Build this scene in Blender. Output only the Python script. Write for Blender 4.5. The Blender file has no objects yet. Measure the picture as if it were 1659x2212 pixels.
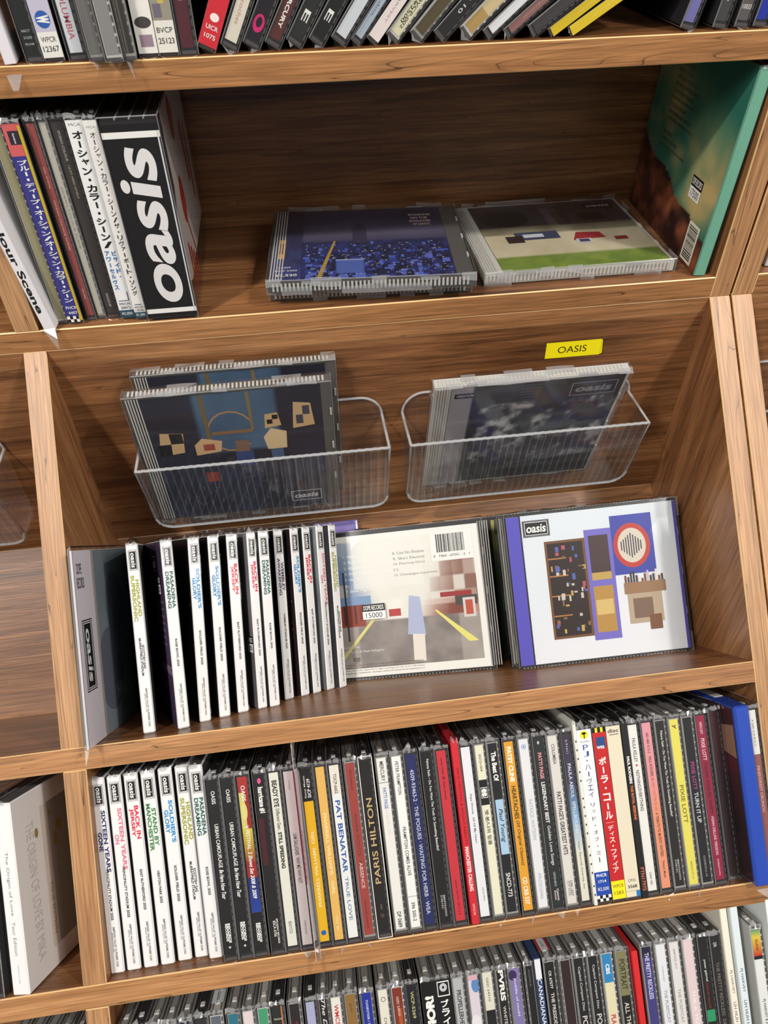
import bpy, math, random
import numpy as np
from mathutils import Matrix, Vector
random.seed(7)
MM = 0.001
scn = bpy.context.scene
# ------------------------------------------------------------------ camera
cam_d = bpy.data.cameras.new('camera')
cam = bpy.data.objects.new('camera', cam_d)
scn.collection.objects.link(cam)
scn.camera = cam
RGT = Vector((0.99081524, -0.13433562, -0.01546302))
DWN = Vector((-0.10337767, -0.67879483, -0.72701488))
FWD = Vector((0.08716778, 0.72193595, -0.68644757))
M = Matrix((RGT, -DWN, -FWD)).transposed().to_4x4()
M.translation = Vector((172.507, -461.491, 240.681)) * MM
cam.matrix_world = M
cam_d.sensor_fit = 'VERTICAL'
cam_d.sensor_height = 36.0
cam_d.sensor_width = 27.0
cam_d.lens = 1572.35 / 2212 * 36.0
cam_d.clip_start = 0.01
cam_d.dof.use_dof = True
cam_d.dof.focus_distance = 0.51
cam_d.dof.aperture_fstop = 20.0
# ------------------------------------------------------------------ world and lights
w = bpy.data.worlds.new('shop_ambient')
scn.world = w
w.use_nodes = True
w.node_tree.nodes['Background'].inputs[0].default_value = (1.0, 0.97, 0.93, 1)
w.node_tree.nodes['Background'].inputs[1].default_value = 0.17


def area_light(name, loc, target, size, power, col):
    d = bpy.data.lights.new(name, 'AREA')
    d.shape = 'DISK'
    d.size = size
    d.energy = power
    d.color = col
    o = bpy.data.objects.new(name, d)
    scn.collection.objects.link(o)
    o.location = loc
    o.rotation_euler = (Vector(target) - Vector(loc)).to_track_quat('-Z', 'Y').to_euler()
    return o


area_light('ceiling_spot', (-0.60, -0.78, 1.30), (0.2, -0.1, -0.1), 0.10, 17.5, (1.0, 0.93, 0.84))
area_light('ceiling_spot', (1.20, -0.76, 1.30), (0.25, -0.1, -0.1), 0.10, 16.5, (1.0, 0.93, 0.84))
area_light('fill_panel', (-1.05, -1.45, 1.42), (0.2, -0.1, -0.1), 0.8, 16.5, (1.0, 0.98, 0.96))  # unseen soft fill, added to brighten upright and side faces
area_light('fill_panel', (1.55, -1.45, 1.42), (0.25, -0.1, -0.1), 0.8, 17.5, (1.0, 0.98, 0.96))  # second added fill, set aside to keep its mirror glare off the slope
vs = scn.view_settings
vs.view_transform = 'Standard'
vs.look = 'None'
vs.exposure = -0.03
vs.gamma = 1.0
vs.use_curve_mapping = False
scn.cycles.transparent_max_bounces = 16
scn.cycles.max_bounces = 4
scn.cycles.diffuse_bounces = 3
scn.cycles.glossy_bounces = 2

# ------------------------------------------------------------------ helpers
def lin(c):
    out = []
    for v in c[:3]:
        v = v / 255.0
        out.append(v / 12.92 if v <= 0.04045 else ((v + 0.055) / 1.055) ** 2.4)
    return out


WHITE, BLACK = (236, 236, 234), (22, 20, 22)


def new_mat(name):
    m = bpy.data.materials.new(name)
    m.use_nodes = True
    nt = m.node_tree
    return m, nt, nt.nodes['Principled BSDF'], nt.nodes['Material Output']


def plain(name, col, rough=0.45, spec=0.5):
    m, nt, b, o = new_mat(name)
    b.inputs['Base Color'].default_value = (*lin(col), 1)
    b.inputs['Roughness'].default_value = rough
    b.inputs['Specular IOR Level'].default_value = spec
    n = nt.nodes.new('ShaderNodeTexNoise')
    n.inputs['Scale'].default_value = 90
    r = nt.nodes.new('ShaderNodeMapRange')
    r.inputs['To Min'].default_value = rough - 0.05
    r.inputs['To Max'].default_value = rough + 0.07
    nt.links.new(n.outputs['Fac'], r.inputs['Value'])
    nt.links.new(r.outputs['Result'], b.inputs['Roughness'])
    return m


def print_mat():
    m, nt, b, o = new_mat('printed_paper')
    a = nt.nodes.new('ShaderNodeAttribute')
    a.attribute_name = 'Col'
    nt.links.new(a.outputs['Color'], b.inputs['Base Color'])
    b.inputs['Roughness'].default_value = 0.42
    b.inputs['Specular IOR Level'].default_value = 0.4
    return m


def clear_mat(name, tint=(0.95, 0.96, 0.96), haze=0.0, rough=0.08, ior=1.45, bump=0.0, bscale=120, boost=1.0):
    """thin clear plastic: light goes straight through, a Fresnel share is mirrored, a little is scattered"""
    m, nt, b, o = new_mat(name)
    nt.nodes.remove(b)
    tr = nt.nodes.new('ShaderNodeBsdfTransparent')
    tr.inputs[0].default_value = (*tint, 1)
    gl = nt.nodes.new('ShaderNodeBsdfGlossy')
    gl.inputs['Roughness'].default_value = rough
    lw = nt.nodes.new('ShaderNodeLayerWeight')   # Schlick reflectance, the same from both sides of the sheet
    lw.inputs['Blend'].default_value = 0.5
    pw = nt.nodes.new('ShaderNodeMath')
    pw.operation = 'POWER'
    pw.inputs[1].default_value = 5.0
    nt.links.new(lw.outputs['Facing'], pw.inputs[0])
    f0 = ((ior - 1) / (ior + 1)) ** 2
    fr = nt.nodes.new('ShaderNodeMath')
    fr.operation = 'MULTIPLY_ADD'
    fr.inputs[1].default_value = 1 - f0
    fr.inputs[2].default_value = f0
    nt.links.new(pw.outputs[0], fr.inputs[0])
    base = tr
    if haze > 0:
        df = nt.nodes.new('ShaderNodeBsdfDiffuse')
        df.inputs[0].default_value = (0.85, 0.86, 0.88, 1)
        mh = nt.nodes.new('ShaderNodeMixShader')
        mh.inputs[0].default_value = haze
        nt.links.new(tr.outputs[0], mh.inputs[1])
        nt.links.new(df.outputs[0], mh.inputs[2])
        base = mh
    fac = fr.outputs[0]
    if boost != 1.0:
        mu = nt.nodes.new('ShaderNodeMath')
        mu.operation = 'MULTIPLY'
        mu.use_clamp = True
        mu.inputs[1].default_value = boost
        nt.links.new(fac, mu.inputs[0])
        fac = mu.outputs[0]
    mx = nt.nodes.new('ShaderNodeMixShader')
    nt.links.new(fac, mx.inputs[0])
    nt.links.new(base.outputs[0], mx.inputs[1])
    nt.links.new(gl.outputs[0], mx.inputs[2])
    nt.links.new(mx.outputs[0], o.inputs['Surface'])
    if bump > 0:
        tc = nt.nodes.new('ShaderNodeTexCoord')
        n = nt.nodes.new('ShaderNodeTexNoise')
        n.inputs['Scale'].default_value = bscale
        n.inputs['Detail'].default_value = 3
        n.inputs['Distortion'].default_value = 1.2
        bp = nt.nodes.new('ShaderNodeBump')
        bp.inputs['Strength'].default_value = bump
        bp.inputs['Distance'].default_value = 0.001
        nt.links.new(tc.outputs['Object'], n.inputs['Vector'])
        nt.links.new(n.outputs['Fac'], bp.inputs['Height'])
        nt.links.new(bp.outputs[0], gl.inputs['Normal'])
    return m


def wood_mat(name, axis, dark=(68, 41, 24), mid=(132, 88, 55), light=(176, 126, 82), rough=0.34, rings=9.0, linemix=0.6):
    m, nt, b, o = new_mat(name)
    L = nt.links.new
    tc = nt.nodes.new('ShaderNodeTexCoord')
    oi = nt.nodes.new('ShaderNodeObjectInfo')
    off = nt.nodes.new('ShaderNodeVectorMath')
    off.operation = 'MULTIPLY_ADD'
    cmb = nt.nodes.new('ShaderNodeCombineXYZ')
    for i in range(3):
        L(oi.outputs['Random'], cmb.inputs[i])
    off.inputs[1].default_value = (3.1, 2.3, 4.7)
    L(cmb.outputs[0], off.inputs[0])
    L(tc.outputs['Object'], off.inputs[2])

    def stretched(along, across, scale, detail, dist, rgh=0.6):
        mp = nt.nodes.new('ShaderNodeMapping')
        s = [across] * 3
        s[axis] = along
        mp.inputs['Scale'].default_value = s
        L(off.outputs[0], mp.inputs['Vector'])
        n = nt.nodes.new('ShaderNodeTexNoise')
        n.inputs['Scale'].default_value = scale
        n.inputs['Detail'].default_value = detail
        n.inputs['Roughness'].default_value = rgh
        n.inputs['Distortion'].default_value = dist
        L(mp.outputs[0], n.inputs['Vector'])
        return n.outputs['Fac']
    broad = stretched(2.0, 16, 1.0, 3, 0.6)
    grain = stretched(5.0, 120, 1.0, 4, 0.9, 0.7)
    fine = stretched(28.0, 900, 1.0, 1, 0.2)
    lines = stretched(2.2, 62, 1.0, 2, 1.1, 0.45)
    # ring pattern: contour lines of a slow field, so the lines flow and close around knots
    mul = nt.nodes.new('ShaderNodeMath'); mul.operation = 'MULTIPLY'; mul.inputs[1].default_value = rings
    L(lines, mul.inputs[0])
    frc = nt.nodes.new('ShaderNodeMath'); frc.operation = 'FRACT'
    L(mul.outputs[0], frc.inputs[0])
    lr = nt.nodes.new('ShaderNodeValToRGB')
    e = lr.color_ramp.elements
    e[0].position = 0.0; e[0].color = (0.10, 0.09, 0.08, 1)
    e[1].position = 0.045; e[1].color = (0.92, 0.92, 0.92, 1)
    x = e.new(0.75); x.color = (1, 1, 1, 1)
    x = e.new(1.0); x.color = (0.8, 0.8, 0.8, 1)
    L(frc.outputs[0], lr.inputs[0])
    ad = nt.nodes.new('ShaderNodeMath'); ad.operation = 'ADD'
    h1 = nt.nodes.new('ShaderNodeMath'); h1.operation = 'MULTIPLY'; h1.inputs[1].default_value = 0.5
    h2 = nt.nodes.new('ShaderNodeMath'); h2.operation = 'MULTIPLY'; h2.inputs[1].default_value = 0.5
    L(broad, h1.inputs[0]); L(grain, h2.inputs[0])
    L(h1.outputs[0], ad.inputs[0]); L(h2.outputs[0], ad.inputs[1])
    cr = nt.nodes.new('ShaderNodeValToRGB')
    e = cr.color_ramp.elements
    e[0].position = 0.33; e[0].color = (*lin(dark), 1)
    e[1].position = 0.66; e[1].color = (*lin(light), 1)
    x = e.new(0.48); x.color = (*lin(mid), 1)
    L(ad.outputs[0], cr.inputs[0])
    mx = nt.nodes.new('ShaderNodeMix'); mx.data_type = 'RGBA'; mx.blend_type = 'MULTIPLY'
    mx.inputs['Factor'].default_value = linemix
    L(cr.outputs[0], mx.inputs['A']); L(lr.outputs[0], mx.inputs['B'])
    fr = nt.nodes.new('ShaderNodeMapRange')
    fr.inputs['From Min'].default_value = 0.35; fr.inputs['From Max'].default_value = 0.65
    fr.inputs['To Min'].default_value = 0.78; fr.inputs['To Max'].default_value = 1.12
    L(fine, fr.inputs['Value'])
    mx2 = nt.nodes.new('ShaderNodeMix'); mx2.data_type = 'RGBA'; mx2.blend_type = 'MULTIPLY'
    mx2.inputs['Factor'].default_value = 1.0
    L(mx.outputs['Result'], mx2.inputs['A']); L(fr.outputs[0], mx2.inputs['B'])
    L(mx2.outputs['Result'], b.inputs['Base Color'])
    b.inputs['Roughness'].default_value = rough
    b.inputs['Specular IOR Level'].default_value = 0.45
    bp = nt.nodes.new('ShaderNodeBump')
    bp.inputs['Strength'].default_value = 0.25
    bp.inputs['Distance'].default_value = 0.0004
    L(fine, bp.inputs['Height'])
    L(bp.outputs[0], b.inputs['Normal'])
    return m


MAT = dict(
    prt=print_mat(),
    wood_x=wood_mat('wood_grain_along_x', 0), wood_y=wood_mat('wood_grain_along_y', 1),
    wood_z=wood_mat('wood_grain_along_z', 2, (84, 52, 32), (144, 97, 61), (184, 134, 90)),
    wood_edge=plain('pale_edge_banding', (226, 188, 134), 0.4),
    case=clear_mat('clear_case_plastic', (0.988, 0.99, 0.99), 0.005, 0.06, 1.36),
    edge=clear_mat('clear_case_edge', (0.82, 0.84, 0.85), 0.20, 0.15, 1.5),  # greyish haze puts the edge highlight into the material
    film=clear_mat('crinkled_film', (0.99, 0.99, 0.99), 0.005, 0.07, 1.34),
    fold=clear_mat('folded_film', (0.90, 0.90, 0.91), 0.21, 0.10, 1.5, boost=3.0),
    acr=clear_mat('clear_acrylic', (0.988, 0.99, 0.992), 0.010, 0.06, 1.42),
    acr_rim=clear_mat('acrylic_edge_glow', (0.80, 0.82, 0.84), 0.34, 0.10, 1.5),  # whitish haze stands in for the glow of clear edges
    acr_streak=clear_mat('acrylic_rib_streak', (0.95, 0.955, 0.96), 0.055, 0.08, 1.45),  # pale haze painted on for the light streaks of the ribs
    wood_band_x=wood_mat('edge_band_along_x', 0, (134, 90, 56), (168, 118, 74), (192, 142, 96), 0.4, 10.0, 0.95),
    wood_band_z=wood_mat('edge_band_along_z', 2, (146, 102, 68), (182, 136, 94), (204, 160, 118), 0.4, 10.0, 0.95),
    tray=plain('black_tray', (38, 37, 39), 0.35), tray2=plain('smoky_clear_tray', (150, 148, 144), 0.3),
    tray4=plain('dim_clear_tray', (84, 82, 80), 0.3), tray3=plain('pale_clear_tray', (192, 190, 184), 0.3),
    ridge=plain('dark_ridge', (78, 76, 78), 0.35),
    top_glint=plain('white_glint', (226, 226, 226), 0.3),  # white stands in for a bright reflection on the case tops
    blue=plain('blue_plastic', (38, 74, 176), 0.3),
)


class MB:
    """collects polygons (mm) with a material slot and a colour per corner"""
    def __init__(s):
        s.v, s.f, s.m, s.c = [], [], [], []

    def poly(s, pts, mat=0, col=(200, 200, 200)):
        n = len(s.v)
        s.v += [tuple(p) for p in pts]
        s.f.append(tuple(range(n, n + len(pts))))
        s.m.append(mat)
        s.c.append(col)

    def box(s, x0, x1, y0, y1, z0, z1, mat=0, col=(200, 200, 200)):
        p = [(x, y, z) for z in (z0, z1) for y in (y0, y1) for x in (x0, x1)]
        for q in ((0, 2, 3, 1), (4, 5, 7, 6), (0, 1, 5, 4), (2, 6, 7, 3), (0, 4, 6, 2), (1, 3, 7, 5)):
            s.poly([p[i] for i in q], mat, col)

    def cbox(s, x0, x1, y0, y1, z0, z1, c, mat=0, emat=0, col=(200, 200, 200), ecol=None, fcols=None):
        """box with chamfered edges; fcols: colours for -x,+x,-y,+y,-z,+z"""
        lo, hi = (x0, y0, z0), (x1, y1, z1)
        ecol = ecol or col
        V = {}
        for sx in (0, 1):
            for sy in (0, 1):
                for sz in (0, 1):
                    sg = (sx, sy, sz)
                    for ax in range(3):
                        p = []
                        for k in range(3):
                            b = hi[k] if sg[k] else lo[k]
                            if k != ax:
                                b += -c if sg[k] else c
                            p.append(b)
                        V[sg, ax] = tuple(p)
        ctr = Vector(((x0 + x1) / 2, (y0 + y1) / 2, (z0 + z1) / 2))

        def add(pts, mt, cl):
            a = [Vector(p) for p in pts]
            nrm = (a[1] - a[0]).cross(a[2] - a[1])
            mid = sum(a, Vector()) / len(a)
            if nrm.dot(mid - ctr) < 0:
                pts = pts[::-1]
            s.poly(pts, mt, cl)
        for ax in range(3):
            o = [k for k in range(3) if k != ax]
            for sd in (0, 1):
                pts = []
                for (a, b) in ((0, 0), (1, 0), (1, 1), (0, 1)):
                    sg = [0, 0, 0]
                    sg[ax] = sd; sg[o[0]] = a; sg[o[1]] = b
                    pts.append(V[tuple(sg), ax])
                add(pts, mat, fcols[ax * 2 + sd] if fcols else col)
            for a in (0, 1):
                for b in (0, 1):
                    g0 = [0, 0, 0]; g0[o[0]] = a; g0[o[1]] = b
                    g1 = list(g0); g1[ax] = 1
                    add([V[tuple(g0), o[0]], V[tuple(g1), o[0]], V[tuple(g1), o[1]], V[tuple(g0), o[1]]], emat, ecol)
        for sx in (0, 1):
            for sy in (0, 1):
                for sz in (0, 1):
                    add([V[(sx, sy, sz), k] for k in range(3)], emat, ecol)

    def mesh(s, name, mats, smooth=False):
        me = bpy.data.meshes.new(name)
        me.from_pydata([(a * MM, b * MM, c * MM) for a, b, c in s.v], [], s.f)
        for m in mats:
            me.materials.append(MAT[m] if isinstance(m, str) else m)
        me.polygons.foreach_set('material_index', s.m)
        at = me.color_attributes.new('Col', 'FLOAT_COLOR', 'CORNER')
        buf = []
        cache = {}
        for f, c in zip(s.f, s.c):
            if isinstance(c, list):
                for q in c:
                    buf += [*lin(q), 1.0]
            else:
                if c not in cache:
                    cache[c] = [*lin(c), 1.0]
                buf += cache[c] * len(f)
        at.data.foreach_set('color', buf)
        if smooth:
            me.polygons.foreach_set('use_smooth', [True] * len(s.f))
        me.update()
        return me


_glyph = {}


def glyphs(txt, bold, shear, res=3):
    k = (txt, bold, shear, res)
    if k not in _glyph:
        c = bpy.data.curves.new('t', 'FONT')
        c.body = txt
        c.offset = bold
        c.shear = shear
        c.resolution_u = res
        c.dimensions = '2D'
        c.fill_mode = 'FRONT'
        ob = bpy.data.objects.new('t', c)
        me = bpy.data.meshes.new_from_object(ob)
        v = np.array([(p.co.x, p.co.y) for p in me.vertices]) if len(me.vertices) else np.zeros((0, 2))
        f = [tuple(p.vertices) for p in me.polygons]
        if len(v):
            lo, hi = v.min(0), v.max(0)
            v = v - (lo + hi) / 2
            sz = hi - lo
        else:
            sz = np.array([1.0, 1.0])
        _glyph[k] = (v, f, sz)
        bpy.data.objects.remove(ob); bpy.data.curves.remove(c); bpy.data.meshes.remove(me)
    return _glyph[k]


class Print:
    """flat print in (u right, v up) mm, built as thin layers of coloured polygons"""
    STEP = 0.03

    def __init__(s):
        s.items = []
        s.n = 0

    def rect(s, u0, v0, u1, v1, col):
        s.poly([(u0, v0), (u1, v0), (u1, v1), (u0, v1)], col)

    def poly(s, pts, col, layer=None):
        if layer is None:
            s.n += 1
            layer = s.n
        s.items.append((pts, col, layer))

    def frame(s, u0, v0, u1, v1, t, col):
        s.n += 1
        for a in ((u0, v0, u1, v0 + t), (u0, v1 - t, u1, v1), (u0, v0, u0 + t, v1), (u1 - t, v0, u1, v1)):
            s.poly([(a[0], a[1]), (a[2], a[1]), (a[2], a[3]), (a[0], a[3])], col, s.n)

    def ell(s, cu, cv, ru, rv, col, n=20):
        s.poly([(cu + ru * math.cos(i * 6.2832 / n), cv + rv * math.sin(i * 6.2832 / n)) for i in range(n)], col)

    def grid(s, u0, v0, u1, v1, nx, ny, fn):
        s.n += 1
        us = np.linspace(u0, u1, nx + 1); vv = np.linspace(v0, v1, ny + 1)
        C = [[fn((i / nx), (j / ny)) for j in range(ny + 1)] for i in range(nx + 1)]
        for i in range(nx):
            for j in range(ny):
                s.items.append(([(us[i], vv[j]), (us[i + 1], vv[j]), (us[i + 1], vv[j + 1]), (us[i], vv[j + 1])],
                                [C[i][j], C[i + 1][j], C[i + 1][j + 1], C[i][j + 1]], s.n))

    def text(s, txt, cu, cv, L=None, H=None, col=BLACK, rot=0, bold=0.0, shear=0.0, skew=0.0, res=3):
        v, f, sz = glyphs(txt, bold, shear, res)
        if not len(v):
            return
        if L is None:
            k = H / sz[1]; sc = (k, k)
        elif H is None:
            k = L / sz[0]; sc = (k, k)
        else:
            sc = (L / sz[0], H / sz[1])
        a = math.radians(rot)
        ca, sa = math.cos(a), math.sin(a)
        x = v[:, 0] * sc[0]; y = v[:, 1] * sc[1] + x * skew
        U = cu + x * ca - y * sa
        W = cv + x * sa + y * ca
        s.n += 1
        P = list(zip(U.tolist(), W.tolist()))
        for q in f:
            s.items.append(([P[i] for i in q], col, s.n))

    def into(s, mb, fn, mat=0):
        """fn(u, v, height) -> local 3D"""
        step = min(s.STEP, 0.36 / max(1, s.n))
        for pts, col, layer in s.items:
            mb.poly([fn(u, v, layer * step) for u, v in pts], mat, col)


def obj(name, me, parent=None, loc=None):
    o = bpy.data.objects.new(name, me)
    scn.collection.objects.link(o)
    if parent:
        o.parent = parent
    if loc:
        o.location = [c * MM for c in loc]
    return o


def thing(name, label, cat, mat4, group=None):
    o = bpy.data.objects.new(name, None)
    o.empty_display_size = 0.01
    scn.collection.objects.link(o)
    o.matrix_world = mat4
    o['label'] = label
    o['category'] = cat
    if group:
        o['group'] = group
    return o


# frames: world mm (X right, Y away, Z up) and the sloping lower rack (x, s down the slope, w inwards)
TAU = math.radians(45)
ZA, X2, SC, SD, T = 151.6, 472.55, 268.2, 424.6, 15.0
SE = SD + 156.4
UPV = Vector((0, math.sin(TAU), math.cos(TAU)))
INW = Vector((0, math.cos(TAU), -math.sin(TAU)))


def Rx(a): return Matrix.Rotation(a, 4, 'X')
def Ry(a): return Matrix.Rotation(math.radians(a), 4, 'Y')
def Rz(a): return Matrix.Rotation(math.radians(a), 4, 'Z')


def sl(x, s, w): return Vector((x, 0, -T)) - UPV * s + INW * w


def tilt(x, s, w, yaw=0, lean=0):
    return Matrix.Translation(sl(x, s, w) * MM) @ Rx(-TAU) @ Ry(lean) @ Rz(yaw)


def level(x, y, z, yaw=0, lean=0, pitch=0):
    return Matrix.Translation(Vector((x, y, z)) * MM) @ Ry(lean) @ Rz(yaw) @ Rx(math.radians(pitch))

# ------------------------------------------------------------------ the wooden rack
def board(name, parent, dims, grain, tilted=None, c=0.45):
    mb = MB()
    mb.cbox(*dims, c, 0, 1)
    o = obj(name, mb.mesh(name, ['wood_' + grain, 'wood_edge']), parent)
    if tilted:
        o.matrix_local = tilt(*tilted)
    return o


def prism(name, parent, x0, x1, yz, grain):
    mb = MB()
    mb.poly([(x0, y, z) for y, z in yz])
    mb.poly([(x1, y, z) for y, z in yz][::-1])
    n = len(yz)
    for i in range(n):
        a, b = yz[i], yz[(i + 1) % n]
        mb.poly([(x0, *a), (x1, *a), (x1, *b), (x0, *b)])
    me = mb.mesh(name, ['wood_' + grain, 'wood_edge'])
    import bmesh
    bm = bmesh.new(); bm.from_mesh(me)
    bmesh.ops.remove_doubles(bm, verts=bm.verts, dist=1e-6)
    bmesh.ops.recalc_face_normals(bm, faces=bm.faces)
    r = bmesh.ops.bevel(bm, geom=list(bm.edges), offset=0.00045, segments=1, affect='EDGES', material=1)
    bm.to_mesh(me); bm.free()
    return obj(name, me, parent)


def yz(s, w):
    p = sl(0, s, w)
    return (p.y, p.z)


def strip(parent, dims, ax, tilted=None):
    mb = MB()
    mb.cbox(*dims, 0.4, 0, 1)
    o = obj('edge_strip', mb.mesh('edge_strip', ['wood_band_' + ax, 'wood_edge']), parent)
    if tilted:
        o.matrix_local = tilt(*tilted)
    return o


I4 = Matrix.Identity(4)
XL = -260.0
BB = 0.8   # thickness of the edge banding


def shelf(parent, x0, x1, z, depth=170, tilted=None):
    """level or sloping shelf board with its edge strip"""
    o = board('shelf_board', parent, (x0, x1, 0, depth, z - T, z), 'x', tilted)
    strip(o, (x0, x1, -BB, 0, z - T, z), 'x')
    return o


rack = thing('wooden_music_rack', 'brown wood-grain music rack with level upper shelves and sloping lower tiers', 'shelf', I4)
shelf(rack, XL, X2, ZA)
shelf(rack, XL, X2, 0)
board('back_panel', rack, (XL, X2, 152, 160, 0, ZA - T), 'x')
board('back_panel', rack, (XL, X2, 152, 160, ZA, ZA + 170), 'x')
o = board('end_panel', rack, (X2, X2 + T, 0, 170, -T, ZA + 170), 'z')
strip(o, (X2, X2 + T, -BB, 0, -T, ZA + 170), 'z')
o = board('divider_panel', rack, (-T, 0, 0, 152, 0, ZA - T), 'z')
strip(o, (-T, 0, -BB, 0, .02, ZA - T - .02), 'z')
board('rail', rack, (XL, X2, -0.5, 8, -27, -T - 0.05), 'x', c=0.3)
board('back_panel', rack, (XL, X2, 0, 9, -197.5, -27.1), 'x', c=0.3)
# sloping tiers, in the slope frame: local y = inwards, z = up the slope
for q, d in ((SC, 160), (SD, 160), (SE, 160)):
    shelf(rack, XL, X2, 0, d, (0, q, 0))
board('back_panel', rack, (XL, X2, 128.7, 137, 0, SC - 129), 'x', (0, SC, 0))
board('back_panel', rack, (XL, X2, 146, 154, 0, SD - SC - T), 'x', (0, SD, 0))
board('back_panel', rack, (XL, X2, 146, 154, 0, SE - SD - T), 'x', (0, SE, 0))
tri = [(0, -T), yz(SC, 0), yz(SC, 128.5), yz(129, 128.5)]
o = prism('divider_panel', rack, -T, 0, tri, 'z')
strip(o, (-T, 0, -BB, 0, .02, SC - .6), 'z', (0, SC, 0))
for q, h in ((SD, SD - SC - T), (SE, SE - SD - T)):
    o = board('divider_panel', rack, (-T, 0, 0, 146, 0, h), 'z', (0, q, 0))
    strip(o, (-T, 0, -BB, 0, .02, h - .02), 'z')
endp = [(0, -T), yz(SE + 20, 0), yz(SE + 20, 160), (170, yz(SC, 160)[1] - 60), (170, -T)]
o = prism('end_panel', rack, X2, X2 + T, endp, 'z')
strip(o, (X2, X2 + T, -BB, 0, -20, SE - .6), 'z', (0, SE, 0))
# the next rack to the right, a 2 mm gap away
XR = X2 + T + 2.2
rack2 = thing('wooden_music_rack', 'greyer wooden rack standing at the right edge, a gap beside the main rack', 'shelf', I4)
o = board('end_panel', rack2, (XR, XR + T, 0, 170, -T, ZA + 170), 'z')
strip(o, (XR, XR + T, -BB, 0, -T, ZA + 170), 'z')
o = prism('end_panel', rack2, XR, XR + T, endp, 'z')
strip(o, (XR, XR + T, -BB, 0, -20, SE - .6), 'z', (0, SE, 0))
shelf(rack2, XR + T, XR + 260, 0)
shelf(rack2, XR + T, XR + 260, ZA)
board('back_panel', rack2, (XR + T, XR + 260, 152, 160, 0, ZA - T), 'x')
board('back_panel', rack2, (XR + T, XR + 260, 0, 9, -197.5, -T), 'x')
shelf(rack2, XR + T, XR + 260, 0, 160, (0, SC, 0))
board('back_panel', rack2, (XR + T, XR + 260, 128.7, 137, 0, SC - 129), 'x', (0, SC, 0))
# ------------------------------------------------------------------ CD parts
JW, JD, JH = 10.2, 142.0, 125.0
_mesh = {}


def shared(key, fn):
    if key not in _mesh:
        _mesh[key] = fn()
    return _mesh[key]


def shell_mesh(W=JW, D=JD, H=JH):
    mb = MB()
    mb.cbox(0, W, 0, D, 0, H, 0.55, 0, 1)
    return mb.mesh('case_shell', ['case', 'edge'])


def tray_mesh(kind, flip):
    mb = MB()
    mb.box(0.9, 9.3, 1.6, 140.5, 1.2, 123.8, 0)
    x0 = 0.5 if flip else 8.5
    for i in range(26):
        z = 4 + i * 4.55
        mb.box(x0, x0 + .8, 1.2, 1.6, z, z + 3.0, 1)
    mb.box(3.6, 6.6, 11, 15, 123.8, 124.6, 2)  # white block put in for the square reflection on top
    mb.box(4.2, 6.0, 30, 31, 123.8, 124.4, 1)
    mb.box(2.3, 2.7, 3, 139, 123.8, 124.2, 1)
    mb.box(8.0, 8.3, 3, 139, 123.8, 124.3, 1)
    for z in (0.6, 122.6):
        mb.box(1.2, 9.0, 0.8, 1.6, z, z + 1.6, 1)
    return mb.mesh('tray', [kind, 'ridge', 'top_glint'])


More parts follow.
